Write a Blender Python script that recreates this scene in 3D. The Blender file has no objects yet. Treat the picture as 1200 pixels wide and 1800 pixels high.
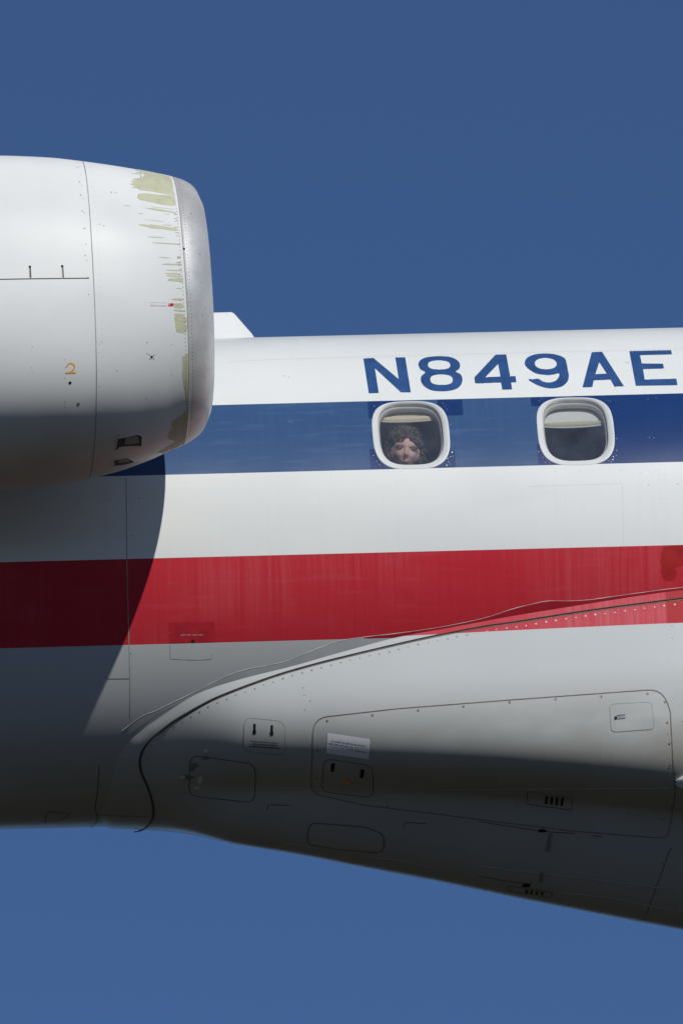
import bpy, bmesh, math, random
import numpy as np
from mathutils import Vector, Matrix, noise
random.seed(7); rng = np.random.default_rng(7)
rad = math.radians
sc = bpy.context.scene
COL = sc.collection

# ------------------------------------------------------------------ camera, world, sun
# airplane frame: +X nose, +Y left wing (away from the camera), +Z up; fuselage axis through the origin.
PPM = 374.0; DIST = 60.0; R = 1.14
ELEV = rad(20.0); FX = 0.082
f = np.array([FX, math.cos(ELEV), math.sin(ELEV)]); f[1:] *= math.sqrt(1 - FX * FX); f /= np.linalg.norm(f)
u0 = np.array([0, 0, 1.0]) - f[2] * f; u0 /= np.linalg.norm(u0)
r0 = np.cross(f, u0)
def slope(a):
    r = r0 * math.cos(a) + u0 * math.sin(a); u = -r0 * math.sin(a) + u0 * math.cos(a)
    return u[0] / r[0]
lo_, hi_ = -0.2, 0.2
for _ in range(50):
    m_ = (lo_ + hi_) / 2
    if slope(m_) > 0.024: lo_ = m_
    else: hi_ = m_
ROLL = (lo_ + hi_) / 2
rv = r0 * math.cos(ROLL) + u0 * math.sin(ROLL)
uv = -r0 * math.sin(ROLL) + u0 * math.cos(ROLL)
TARGET = uv * (1016 - 900) / PPM
CAM = TARGET - f * DIST
GROUND_Z = CAM[2] - 1.7

cam_d = bpy.data.cameras.new('camera'); cam = bpy.data.objects.new('camera', cam_d); COL.objects.link(cam)
cam_d.sensor_fit = 'VERTICAL'; cam_d.sensor_height = 24.0; cam_d.sensor_width = 16.0
cam_d.lens = 24.0 * DIST / (1800 / PPM)
cam_d.clip_start = 1.0; cam_d.clip_end = 60000
cam.matrix_world = Matrix(((rv[0], uv[0], -f[0], CAM[0]), (rv[1], uv[1], -f[1], CAM[1]), (rv[2], uv[2], -f[2], CAM[2]), (0, 0, 0, 1)))
sc.camera = cam

SUN_EL = rad(32.0); SUN_X = 0.275            # in-section elevation and share towards the nose
sdir = np.array([SUN_X, -math.cos(SUN_EL), math.sin(SUN_EL)]); sdir /= np.linalg.norm(sdir)
w = bpy.data.worlds.new('World'); sc.world = w; w.use_nodes = True
nt = w.node_tree; bg = nt.nodes['Background']; sky = nt.nodes.new('ShaderNodeTexSky')
sky.sky_type = 'NISHITA'; sky.sun_disc = False
sky.sun_elevation = math.asin(sdir[2]); sky.sun_rotation = math.atan2(sdir[0], sdir[1])
sky.altitude = 7000; sky.air_density = 1.3; sky.dust_density = 0.0; sky.ozone_density = 6.5
nt.links.new(sky.outputs[0], bg.inputs[0]); bg.inputs[1].default_value = 0.074
sd = bpy.data.lights.new('sun', 'SUN'); sun = bpy.data.objects.new('sun', sd); COL.objects.link(sun)
sd.energy = 3.3; sd.angle = rad(0.5); sd.color = (1.0, 0.972, 0.915)
sun.rotation_euler = Vector(sdir).to_track_quat('Z', 'Y').to_euler()
sun.location = Vector(sdir) * 30
sc.view_settings.view_transform = 'Standard'; sc.view_settings.look = 'None'
sc.view_settings.exposure = 0.0; sc.view_settings.gamma = 1.0

# ------------------------------------------------------------------ helpers
def rays(px, py):
    px = np.atleast_1d(np.asarray(px, float)); py = np.atleast_1d(np.asarray(py, float))
    a = (px - 600) / PPM; b = (900 - py) / PPM
    d = f[None] * DIST + a[:, None] * rv + b[:, None] * uv
    return d / np.linalg.norm(d, axis=1)[:, None]
def proj(P):
    q = np.atleast_2d(P) - CAM
    z = q @ f
    return 600 + PPM * DIST * (q @ rv) / z, 900 - PPM * DIST * (q @ uv) / z
def hit(px, py, F, near=4.0, far=3.0):
    """points where the sight lines meet the surface F = 0 (closest approach if they miss)"""
    d = rays(px, py); n = len(d)
    ts = np.arange(DIST - near, DIST + far, 0.05)
    lo = np.full(n, ts[0]); hi = np.full(n, ts[-1]); done = np.zeros(n, bool)
    best = np.full(n, 1e9); bt = np.full(n, DIST); prev = np.full(n, ts[0])
    for t in ts:
        v = F(CAM + d * t)
        new = (~done) & (v < 0)
        hi[new] = t; lo[new] = prev[new]; done |= new
        b = (~done) & (v < best); best[b] = v[b]; bt[b] = t
        prev[:] = t
    for _ in range(26):
        m = (lo + hi) / 2; v = F(CAM + d * m[:, None]); s = v < 0
        hi = np.where(s, m, hi); lo = np.where(s, lo, m)
    t = np.where(done, hi, bt)
    return CAM + d * t[:, None]
def grad(P, F, e=1e-3):
    g = np.stack([F(P + e * np.eye(3)[i]) - F(P - e * np.eye(3)[i]) for i in range(3)], 1)
    return g / np.maximum(np.linalg.norm(g, axis=1), 1e-9)[:, None]
def sstep(t): t = np.clip(t, 0, 1); return t * t * (3 - 2 * t)
def catmull(pts, step):
    pts = [np.array(p, float) for p in pts]
    if len(pts) < 3:
        n = max(1, int(np.linalg.norm(pts[1] - pts[0]) / step)); return np.array([pts[0] + (pts[1] - pts[0]) * i / n for i in range(n + 1)])
    out = []
    for i in range(len(pts) - 1):
        p0 = pts[max(i - 1, 0)]; p1 = pts[i]; p2 = pts[i + 1]; p3 = pts[min(i + 2, len(pts) - 1)]
        n = max(1, int(np.linalg.norm(p2 - p1) / step))
        for j in range(n):
            t = j / n
            out.append(0.5 * (2 * p1 + (p2 - p0) * t + (2 * p0 - 5 * p1 + 4 * p2 - p3) * t * t + (3 * p1 - p0 - 3 * p2 + p3) * t ** 3))
    out.append(pts[-1]); return np.array(out)

def link(o, parent=None, label=None, cat=None, group=None, kind=None):
    COL.objects.link(o)
    if parent is not None: o.parent = parent
    if label: o['label'] = label
    if cat: o['category'] = cat
    if group: o['group'] = group
    if kind: o['kind'] = kind
    return o
def mesh(name, V, Fc, mats, parent=None, smooth=True, idx=None, **kw):
    me = bpy.data.meshes.new(name); me.from_pydata([tuple(map(float, v)) for v in V], [], [tuple(map(int, q)) for q in Fc])
    for m in (mats if isinstance(mats, (list, tuple)) else [mats]): me.materials.append(m)
    if smooth: me.polygons.foreach_set('use_smooth', [True] * len(me.polygons))
    if idx is not None: me.polygons.foreach_set('material_index', idx)
    me.update()
    return link(bpy.data.objects.new(name, me), parent, **kw)
def grid_faces(nu, nv, wrap=False, base=0):
    out = []
    for i in range(nu - 1):
        for j in range(nv if wrap else nv - 1):
            j2 = (j + 1) % nv
            out.append((base + i * nv + j, base + i * nv + j2, base + (i + 1) * nv + j2, base + (i + 1) * nv + j))
    return out

class Sheet:
    """collects thin painted / relief pieces lying on a surface; one mesh"""
    def __init__(s): s.V = []; s.F = []; s.I = []
    def add(s, P, Fc, mi=0):
        b = len(s.V); s.V.extend(P); s.F.extend([tuple(b + i for i in q) for q in Fc]); s.I.extend([mi] * len(Fc))
    def ribbon(s, pts, w, F, off=0.0008, mi=0, raised=0.0, smooth=True, step=5, closed=False, wf=None):
        q = catmull(pts, step) if smooth else np.concatenate([catmull([pts[i], pts[i + 1]], step)[:-1] for i in range(len(pts) - 1)] + [np.array([pts[-1]], float)])
        P = hit(q[:, 0], q[:, 1], F); N = grad(P, F)
        T = np.gradient(P, axis=0); T /= np.maximum(np.linalg.norm(T, axis=1), 1e-9)[:, None]
        S = np.cross(T, N); n = len(P)
        ww = np.full(n, w) if wf is None else w * wf(np.linspace(0, 1, n))
        ww = ww[:, None] / 2
        if raised:
            rows = [P + S * ww + N * -0.001, P + S * ww * .7 + N * (off + raised * .7), P + N * (off + raised), P - S * ww * .7 + N * (off + raised * .7), P - S * ww + N * -0.001]
        else: rows = [P + S * ww + N * off, P - S * ww + N * off]
        k = len(rows); V = np.stack(rows, 1).reshape(-1, 3)
        s.add(V, [tuple(reversed(t)) for t in grid_faces(n, k)], mi)
    def dots(s, pts, r, F, off=0.0009, mi=0, sides=8, dome=0.0):
        pts = np.array(pts, float); P = hit(pts[:, 0], pts[:, 1], F); N = grad(P, F)
        rr = np.broadcast_to(np.asarray(r, float), (len(P),))
        for p, n, q in zip(P, N, rr):
            a = np.cross(n, [1, 0, 0.01]); a /= np.linalg.norm(a); b = np.cross(n, a)
            ring = [p + n * off + q * (math.cos(t) * a + math.sin(t) * b) for t in np.linspace(0, 2 * math.pi, sides, endpoint=False)]
            s.add(ring + [p + n * (off + dome)], [(i, (i + 1) % sides, sides) for i in range(sides)], mi)
    def poly(s, polys, F, off=0.0006, mi=0, step=1.0, dx=9.0, drop=None):
        """scan-line fill (even-odd) of outlines, laid on the surface"""
        polys = [np.array(p, float) for p in polys]
        y0 = min(p[:, 1].min() for p in polys); y1 = max(p[:, 1].max() for p in polys)
        n = max(2, int(math.ceil((y1 - y0) / step)) + 1); ys = np.linspace(y0 + 1e-4, y1 - 1e-4, n)
        rows = []
        for y in ys:
            xs = []
            for p in polys:
                q = np.roll(p, -1, 0)
                for (xa, ya), (xb, yb) in zip(p, q):
                    if (ya <= y < yb) or (yb <= y < ya): xs.append(xa + (y - ya) / (yb - ya) * (xb - xa))
            rows.append(sorted(xs))
        PX = []; PY = []; Fc = []
        for i in range(n - 1):
            a, b = rows[i], rows[i + 1]
            if len(a) != len(b):                      # where spans split or merge, use the row nearer in count
                m = rows[i] if len(rows[i]) >= len(rows[i + 1]) else rows[i + 1]
                a = b = m
            for k in range(0, len(a) - 1, 2):
                c = max(1, int(math.ceil(max(a[k + 1] - a[k], b[k + 1] - b[k]) / dx)))
                base = len(PX)
                for j in range(c + 1):
                    t = j / c
                    PX += [a[k] + (a[k + 1] - a[k]) * t, b[k] + (b[k + 1] - b[k]) * t]; PY += [ys[i], ys[i + 1]]
                for j in range(c): Fc.append((base + 2 * j, base + 2 * j + 1, base + 2 * j + 3, base + 2 * j + 2))
        if not PX: return
        P = hit(PX, PY, F); N = grad(P, F)
        V = P + N * off
        key = {}; remap = []; U = []
        for x, y, v in zip(PX, PY, V):
            kk = (round(x, 3), round(y, 3))
            if kk not in key: key[kk] = len(U); U.append(v)
            remap.append(key[kk])
        if drop is not None:
            Vn = np.array(V); Fc = [q for q in Fc if not drop(Vn[list(q)].mean(0))]
        s.add(U, [tuple(remap[i] for i in q) for q in Fc if len({remap[i] for i in q}) == 4], mi)
    def build(s, name, mats, parent=None, **kw):
        return mesh(name, s.V, s.F, mats, parent, idx=s.I, **kw)
def rrect(pts, r, seg=5):
    """outline of a polygon with rounded corners (pixel radius r)"""
    pts = [np.array(p, float) for p in pts]; out = []
    for i, p in enumerate(pts):
        a = pts[i - 1]; b = pts[(i + 1) % len(pts)]
        ra = r[i] if isinstance(r, (list, tuple)) else r
        da = (a - p) / np.linalg.norm(a - p); db = (b - p) / np.linalg.norm(b - p)
        s0 = p + da * ra; s1 = p + db * ra
        for k in range(seg + 1):
            t = k / seg; out.append((1 - t) ** 2 * s0 + 2 * t * (1 - t) * p + t * t * s1)
    return [tuple(o) for o in out]
def loop(o): return list(o) + [o[0]]

# ------------------------------------------------------------------ materials
def new_mat(name):
    m = bpy.data.materials.new(name); m.use_nodes = True
    return m, m.node_tree, m.node_tree.nodes['Principled BSDF']
class N:
    def __init__(s, t): s.t = t
    def node(s, k, **kw):
        n = s.t.nodes.new(k)
        for a, b in kw.items(): setattr(n, a, b)
        return n
    def put(s, sock, v):
        if isinstance(v, (int, float)): sock.default_value = v
        elif isinstance(v, (tuple, list)): sock.default_value = tuple(v) + ((1,) if len(v) == 3 and sock.type == 'RGBA' else ())
        else: s.t.links.new(v, sock)
    def m(s, op, a, b=0.0, c=None, clamp=False):
        n = s.node('ShaderNodeMath', operation=op, use_clamp=clamp); s.put(n.inputs[0], a); s.put(n.inputs[1], b)
        if c is not None: s.put(n.inputs[2], c)
        return n.outputs[0]
    def mix(s, fac, a, b, mode='MIX'):
        n = s.node('ShaderNodeMix', data_type='RGBA', blend_type=mode); s.put(n.inputs[0], fac); s.put(n.inputs[6], a); s.put(n.inputs[7], b)
        return n.outputs[2]
    def pos(s): return s.node('ShaderNodeTexCoord').outputs['Object']
    def xyz(s, v):
        n = s.node('ShaderNodeSeparateXYZ'); s.put(n.inputs[0], v); return n.outputs
    def noise(s, scale=(1, 1, 1), sc=1.0, detail=3, rough=.5, loc=(0, 0, 0), vec=None):
        mp = s.node('ShaderNodeMapping'); s.put(mp.inputs[0], vec if vec is not None else s.pos()); mp.inputs['Scale'].default_value = scale; mp.inputs['Location'].default_value = loc
        n = s.node('ShaderNodeTexNoise'); s.put(n.inputs['Vector'], mp.outputs[0]); n.inputs['Scale'].default_value = sc; n.inputs['Detail'].default_value = detail; n.inputs['Roughness'].default_value = rough
        return n.outputs['Fac']
    def rng(s, v, a, b, c=0.0, d=1.0):
        n = s.node('ShaderNodeMapRange'); s.put(n.inputs[0], v); n.inputs[1].default_value = a; n.inputs[2].default_value = b; n.inputs[3].default_value = c; n.inputs[4].default_value = d
        return n.outputs[0]
    def ss(s, v, a, b): 
        n = s.node('ShaderNodeMapRange', interpolation_type='SMOOTHSTEP'); s.put(n.inputs[0], v); n.inputs[1].default_value = a; n.inputs[2].default_value = b; return n.outputs[0]
    def bump(s, h, dist, strength=1.0):
        n = s.node('ShaderNodeBump'); s.put(n.inputs['Height'], h); n.inputs['Distance'].default_value = dist; n.inputs['Strength'].default_value = strength; return n.outputs[0]
def simple(name, col, rough=.5, metal=0.0, var=0.0, scale=40, coat=0.0, bumpd=0.0):
    m, t, b = new_mat(name); n = N(t)
    nf = n.noise(sc=scale, detail=4)
    k = n.rng(nf, .3, .7, 1 - var, 1 + var)
    h = n.node('ShaderNodeMix', data_type='RGBA', blend_type='MULTIPLY'); h.inputs[0].default_value = 1; n.put(h.inputs[6], col)
    cc = n.node('ShaderNodeCombineXYZ'); [n.put(cc.inputs[i], k) for i in range(3)]; n.put(h.inputs[7], cc.outputs[0])
    n.put(b.inputs['Base Color'], h.outputs[2]); n.put(b.inputs['Roughness'], n.rng(nf, .3, .7, rough * .9, min(1, rough * 1.1)))
    b.inputs['Diffuse Roughness'].default_value = .15; b.inputs['IOR'].default_value = 1.33
    b.inputs['Metallic'].default_value = metal; b.inputs['Coat Weight'].default_value = coat
    if bumpd: n.put(b.inputs['Normal'], n.bump(nf, bumpd))
    return m

# ------------------------------------------------------------------ surfaces
FUS_END = 7.0; FUS_AFT = -2.6
def fus_r(x):
    x = np.asarray(x, float)
    aft = np.clip((FUS_AFT - x) / 6.0, 0, 1); nose = np.clip((x - FUS_END) / 4.0, 0, 1)
    return R * (1 - 0.75 * aft ** 1.6) * np.sqrt(np.maximum(1 - nose ** 2, 0.0004))
def F_fus(P): return np.hypot(P[:, 1], P[:, 2]) - R

# wing-to-body fairing: a rounded box section that grows out of the belly towards the wing
band = [(257, 1267), (297, 1243), (363, 1217), (430, 1192), (497, 1176), (553, 1160), (630, 1138), (691, 1120), (800, 1101), (900, 1082), (1025, 1062), (1125, 1046), (1200, 1036), (1400, 1015), (1700, 1000)]
sil = {257: 1460.5, 297: 1464.5, 363: 1473, 430: 1483, 497: 1494, 553: 1503, 630: 1519, 691: 1530, 800: 1551, 900: 1572, 1025: 1597, 1125: 1616, 1200: 1630, 1400: 1668, 1700: 1690}
bt = {257: 1.14, 297: 1.14, 363: 1.14, 430: 1.145, 497: 1.16, 553: 1.18, 630: 1.20, 691: 1.215, 800: 1.245, 900: 1.28, 1025: 1.325, 1125: 1.365, 1200: 1.395, 1400: 1.48, 1700: 1.52}
BP = hit([b[0] for b in band], [b[1] for b in band], F_fus)
st_x = BP[:, 0].copy(); st_a = []; st_b = []; st_n = []; st_k = []
axis_v = proj(np.stack([st_x, 0 * st_x, 0 * st_x], 1))[1]
tt = np.linspace(0, math.pi / 2, 160)
for (px, py), P, av in zip(band, BP, axis_v):
    Yc, Zc = abs(P[1]), abs(P[2]); b = bt[px]
    tgt = (sil[px] - av) / PPM
    def bottom(n):
        a = Yc / max(1e-6, (1 - (Zc / b) ** n)) ** (1 / n)
        y = a * np.cos(tt) ** (2 / n); z = b * np.sin(tt) ** (2 / n)
        return a, (-(uv[1] * y - uv[2] * z)).max()
    lo, hi = 1.5, 7.0
    for _ in range(40):
        mid = (lo + hi) / 2
        if bottom(mid)[1] < tgt: lo = mid
        else: hi = mid
    n = (lo + hi) / 2; a, got = bottom(n)
    ak = .84 * a; st_k.append(math.sqrt(max(.5, (tgt - .004) ** 2 - (uv[1] * ak) ** 2)) / uv[2])      # rounded keel below the box
    st_a.append(a); st_b.append(b); st_n.append(n)
    print('fairing', px, 'a %.3f b %.3f n %.2f got %.3f tgt %.3f' % (a, b, n, got, tgt))
def smooth_arr(a):
    return np.array(a)
sx_d = np.linspace(st_x[0], st_x[-1], 200)
def dense(v):
    q = np.interp(sx_d, st_x, v); k = np.hanning(21); k /= k.sum()
    p = np.pad(q, 10, mode='edge'); p[:10] = q[0] - (q[1] - q[0]) * np.arange(10, 0, -1); p[-10:] = q[-1] + (q[-1] - q[-2]) * np.arange(1, 11)
    return np.convolve(p, k, 'valid')
DA, DB, DN, DK = dense(st_a), dense(st_b), dense(st_n), dense(st_k)
tail = [(300, 1241), (257, 1267), (222, 1296), (200, 1330), (188, 1370), (178, 1410)]
TP = hit([t[0] for t in tail], [t[1] for t in tail], F_fus)
tail_x = list(TP[:, 0]) + [TP[-1, 0] - 0.02, TP[-1, 0] - 0.02]; tail_t = [math.degrees(math.atan2(p[2], -p[1])) for p in TP] + [-90, -100]
tail_xy = np.array([(x, R * rad(t)) for x, t in zip(tail_x, tail_t)])
tail_xy = np.vstack([[tail_xy[0] + (tail_xy[0] - tail_xy[1]) * 6], tail_xy])
def tail_dist(x, s):
    best = np.full(x.shape, 1e9); sg = np.ones(x.shape)
    for (ax, ay), (bx, by) in zip(tail_xy[:-1], tail_xy[1:]):
        dx, dy = bx - ax, by - ay; L = dx * dx + dy * dy
        t = np.clip(((x - ax) * dx + (s - ay) * dy) / L, 0, 1)
        d = np.hypot(x - ax - t * dx, s - ay - t * dy)
        c = dx * (s - ay) - dy * (x - ax)
        m = d < best; best = np.where(m, d, best); sg = np.where(m, np.where(c > 0, 1, -1), sg)
    return best * sg
def fair_h(x, y, z):
    """height of the fairing over the round fuselage (negative where it lies inside)"""
    th = np.arctan2(z, -np.abs(y))                                # mirrored: both sides alike, -90 deg at the keel
    th = np.where(th > 0, th, th)
    a = np.interp(x, sx_d, DA); b = np.interp(x, sx_d, DB); n = np.interp(x, sx_d, DN)
    thm = np.arctan2(-np.minimum(z, -1e-6), np.abs(y))            # angle below the horizon, 0..90
    c, s = np.abs(np.cos(thm)) + 1e-9, np.abs(np.sin(thm)) + 1e-9
    rs = ((c / a) ** n + (s / b) ** n) ** (-1 / n)
    rk = 1 / np.sqrt((c / (.84 * a)) ** 2 + (s / np.interp(x, sx_d, DK)) ** 2)
    rs = rs + .015 * np.log1p(np.exp(np.clip((rk - rs) / .015, -40, 40)))
    hs = np.where(z < 0, rs - R, -0.2)
    d = tail_dist(x, -R * thm)
    h2 = 0.013 * sstep(d / 0.07) + 0.024 * sstep(d / 0.46) - 0.004 - 0.02 * sstep(-d / 0.03)
    wgt = sstep((x - tail_x[1] - 0.0) / 0.46)
    h = wgt * hs + (1 - wgt) * h2
    return np.where(z < 0, h, -0.2)
def F_skin(P): return np.hypot(P[:, 1], P[:, 2]) - (R + np.maximum(0, fair_h(P[:, 0], P[:, 1], P[:, 2])))

# engine nacelle
YN = -2.06
def plane_pt(px, py, Y=YN):
    d = rays(px, py); t = (Y - CAM[1]) / d[:, 1]; return CAM + d * t[:, None]
outer = [(-420, 290, 858), (-300, 283, 862), (-150, 277, 864), (-60, 275, 863), (0, 275, 861), (50, 276.3, 857), (100, 279, 851), (150, 284.5, 841), (200, 291, 829), (250, 298.5, 810.5), (285, 304.5, 794.5), (310, 310, 784), (328, 315.5, 774.5), (342, 323, 763.5), (351, 333, 751.5), (357.5, 348, 735.5)]
od = catmull(outer, 3.0)
cc_ = plane_pt(od[:, 0], (od[:, 1] + od[:, 2]) / 2)
NSC = (DIST + (cc_[-1] - np.array([0, 0, 0])) @ f) / DIST
NR = (od[:, 2] - od[:, 1]) / 2 / PPM * NSC
NX = cc_[:, 0]; NZ = cc_[:, 2]; NPX = od[:, 0]
mono = np.concatenate([[True], np.diff(NX) > 1e-4]); NX, NZ, NR, NPX = NX[mono], NZ[mono], NR[mono], NPX[mono]
def nshear(x): return 0.004 + 0.017 * sstep((x - np.interp(140, NPX, NX)) / 0.42)
PHI_ = np.linspace(0, 2 * math.pi, 721)
def nexp(x): return 2.55 - .42 * sstep((x - np.interp(60, NPX, NX)) / .75)
def nmul(x, phi):
    n = nexp(np.asarray(x, float)); k = [ ]
    for q in (2.13, 2.25, 2.35, 2.45, 2.55): k.append(((np.abs(np.cos(PHI_)) ** q + np.abs(np.sin(PHI_)) ** q) ** (-1 / q) * np.cos(PHI_ - rad(70))).max())
    return (np.abs(np.cos(phi)) ** n + np.abs(np.sin(phi)) ** n) ** (-1 / n) / np.interp(n, (2.13, 2.25, 2.35, 2.45, 2.55), k)
def nac_at(x): return np.interp(x, NX, NZ), np.interp(x, NX, NR)
def F_nac(P):
    x = P[:, 0]
    cz = np.interp(x, NX, NZ); xs = x + nshear(x) * (P[:, 2] - cz)
    cz = np.interp(xs, NX, NZ); r = np.interp(xs, NX, NR)
    v = np.hypot(P[:, 1] - YN, P[:, 2] - cz) - r * nmul(xs, np.arctan2(P[:, 2] - cz, P[:, 1] - YN))
    return np.where(xs > NX[-1], np.maximum(v, xs - NX[-1]), v)
def nac_point(x, r, cz, phi):
    """phi 0 = towards the camera side, 90 deg = up"""
    s = np.sin(phi); r = r * nmul(x, phi); return np.stack([x - nshear(x) * r * s + 0 * phi, YN - r * np.cos(phi), cz + r * s], -1)

# ------------------------------------------------------------------ paint
def zline(pa, pb, F):
    P = hit([pa[0], pb[0]], [pa[1], pb[1]], F); k = (P[1, 2] - P[0, 2]) / (P[1, 0] - P[0, 0]); return P[0, 2] - k * P[0, 0], k
def px_x(px, py=1000): return float(hit([px], [py], F_fus)[0, 0])
L_bt = zline((400, 711.5), (1190, 691.5), F_fus); L_bb = zline((300, 834.5), (1190, 812), F_fus)
L_rt = zline((10, 988), (1190, 958), F_fus); L_rb = zline((10, 1139.5), (700, 1121), F_fus)
L_fb = zline((880, 1109), (1190, 1095), F_skin)
def livery(name, fairing=False):
    m, t, b = new_mat(name); n = N(t); p = n.pos(); X, Y, Z = n.xyz(p)
    def above(L): return n.m('GREATER_THAN', n.m('SUBTRACT', Z, n.m('MULTIPLY', X, L[1])), L[0])
    streak = n.noise((48, 1, 1.0), 1.0, 8, .72)             # washed-down streaks, fine along the length
    streak2 = n.noise((150, 1, 1.6), 1.0, 5, .6, (3, 0, 0))
    cloud = n.noise((1.2, 1, 2.5), 1.0, 5, .55, (7, 1, 2))
    fine = n.noise((1, 1, 1), 55, 4, .6)
    swipe = n.noise((3, 1, 30), 1.0, 5, .6, (1, 4, 0))
    wear = n.m('MULTIPLY', n.ss(streak, .30, .80), n.ss(cloud, .30, .66))
    wear = n.m('ADD', wear, n.m('MULTIPLY', n.ss(streak2, .5, .75), .18))
    wear = n.m('ADD', wear, n.m('MULTIPLY', n.ss(swipe, .52, .72), .25), clamp=True)
    white = n.mix(n.ss(cloud, .35, .7), (.72, .74, .73), (.755, .77, .755))
    white = n.mix(n.m('MULTIPLY', n.ss(streak, .5, .8), .22), white, (.60, .61, .60))
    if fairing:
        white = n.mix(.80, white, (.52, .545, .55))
    # lower skin is duller
    if not fairing:                                       # the skin under the red stripe is greyer
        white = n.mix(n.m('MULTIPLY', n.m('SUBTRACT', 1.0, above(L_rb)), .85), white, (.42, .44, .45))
    grime_shade = n.m('MULTIPLY', n.ss(Z, -.80, -1.15), n.ss(cloud, .2, .6))  # belly grime, deepened so its colour also carries the shade underneath
    white = n.mix(n.m('MULTIPLY', grime_shade, .75), white, (.32, .32, .29))
    if fairing: white = n.mix(n.m('MULTIPLY', n.ss(Z, -1.12, -1.30), .8), white, (.35, .335, .30))  # underside shade painted in: a dark warm tone damps the sky fill
    rightx = px_x(1012, 760)
    blue_old = n.mix(n.m('MULTIPLY', wear, .5), (.040, .092, .215), (.068, .130, .255))
    blue_old = n.mix(n.m('MULTIPLY', n.ss(swipe, .5, .7), .35), blue_old, (.085, .155, .30))
    blue_new = n.mix(n.m('MULTIPLY', wear, .25), (.014, .046, .158), (.032, .072, .19))
    blue = n.mix(n.m('GREATER_THAN', X, rightx), blue_old, blue_new)
    red = n.mix(wear, (.50, .026, .040), (.54, .070, .085))
    if fairing:
        red = n.mix(wear, (.56, .060, .080), (.58, .15, .17))
        red = n.mix(n.m('GREATER_THAN', X, px_x(1169, 1080)), red, (.44, .045, .050))
    inblue = n.m('MULTIPLY', above(L_bb), n.m('SUBTRACT', 1.0, above(L_bt)))
    inred = n.m('MULTIPLY', above(L_fb if fairing else L_rb), n.m('SUBTRACT', 1.0, above(L_rt)))
    c = n.mix(inblue, white, blue); c = n.mix(inred, c, red)
    speck = n.m('MULTIPLY', n.ss(n.noise((1, 1, 1), 190, 2, .5, (5, 5, 5)), .71, .76), .35)
    c = n.mix(speck, c, (.25, .24, .22))
    n.put(b.inputs['Base Color'], c)
    n.put(b.inputs['Roughness'], n.rng(cloud, .3, .7, .24, .32)); b.inputs['Diffuse Roughness'].default_value = .10 if fairing else .15
    b.inputs['IOR'].default_value = 1.31; b.inputs['Specular IOR Level'].default_value = .22
    # faint waviness of thin riveted skin
    wv = n.node('ShaderNodeTexWave', wave_type='BANDS', bands_direction='X'); n.put(wv.inputs[0], p); wv.inputs['Scale'].default_value = .62; wv.inputs['Distortion'].default_value = 1.2; wv.inputs['Detail'].default_value = 2
    hsum = n.m('ADD', n.m('MULTIPLY', wv.outputs['Fac'], .0012), n.m('MULTIPLY', fine, .00006))
    hsum = n.m('ADD', hsum, n.m('MULTIPLY', n.noise((2.2, 2.2, 2.2), 1, 2, .5), .003))
    n.put(b.inputs['Normal'], n.bump(hsum, 1.0, .8))
    return m
M = {}
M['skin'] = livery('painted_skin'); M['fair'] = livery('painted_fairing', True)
def nacelle_paint():
    m, t, b = new_mat('nacelle_paint'); n = N(t); p = n.pos(); X, Y, Z = n.xyz(p)
    cloud = n.noise((1.5, 1, 1.5), 1.3, 5, .55); fine = n.noise((1, 1, 1), 120, 3, .5); st = n.noise((2, 14, 14), 1.6, 5, .6)
    c = n.mix(n.ss(cloud, .35, .7), (.745, .757, .745), (.785, .795, .78))
    c = n.mix(n.m('MULTIPLY', n.ss(st, .5, .75), .08), c, (.60, .60, .58))
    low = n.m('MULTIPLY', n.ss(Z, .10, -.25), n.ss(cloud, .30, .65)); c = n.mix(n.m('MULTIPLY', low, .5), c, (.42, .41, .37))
    sp = n.ss(n.noise((1, 1, 1), 160, 2, .5, (2, 9, 1)), .72, .77); c = n.mix(n.m('MULTIPLY', sp, .4), c, (.3, .3, .28))
    n.put(b.inputs['Base Color'], c); n.put(b.inputs['Roughness'], n.rng(cloud, .3, .7, .34, .44)); b.inputs['IOR'].default_value = 1.30; b.inputs['Diffuse Roughness'].default_value = .4
    n.put(b.inputs['Normal'], n.bump(n.m('ADD', n.m('MULTIPLY', n.noise((1, 1, 1), 3.0, 2), .002), n.m('MULTIPLY', fine, .00004)), 1.0, .8))
    return m
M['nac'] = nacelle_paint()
def lip_metal():
    m, t, b = new_mat('bare_aluminium'); n = N(t)
    br = n.noise((3, 60, 60), 1.0, 4, .6); cl = n.noise((1, 1, 1), 5, 4, .5)
    c = n.mix(n.ss(cl, .35, .65), (.62, .615, .60), (.73, .725, .71)); c = n.mix(n.m('MULTIPLY', n.ss(br, .5, .7), .3), c, (.46, .46, .47))
    pit = n.ss(n.noise((1, 1, 1), 60, 2, .5, (1, 1, 8)), .70, .74); c = n.mix(n.m('MULTIPLY', pit, .5), c, (.15, .15, .15))
    n.put(b.inputs['Base Color'], c); b.inputs['Metallic'].default_value = .44; b.inputs['Diffuse Roughness'].default_value = 1.0
    n.put(b.inputs['Roughness'], n.rng(br, .3, .7, .40, .56))
    n.put(b.inputs['Normal'], n.bump(n.m('MULTIPLY', cl, .001), 1.0, .6))
    return m
M['lip'] = lip_metal()
M['primer'] = simple('exposed_primer', (.53, .53, .375), .6, var=.08, scale=25)
M['letter'] = simple('registration_blue', (.032, .086, .232), .34, var=.14, scale=14)
M['bluenew'] = simple('fresh_blue_paint', (.016, .045, .155), .28, var=.10, scale=20)
M['bluenew'].node_tree.nodes['Principled BSDF'].inputs['Specular IOR Level'].default_value = .2
M['rednew'] = simple('touch_up_red', (.36, .020, .022), .35, var=.12, scale=18)
M['reddark'] = simple('stained_red', (.42, .021, .033), .4, var=.12, scale=18)
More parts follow.
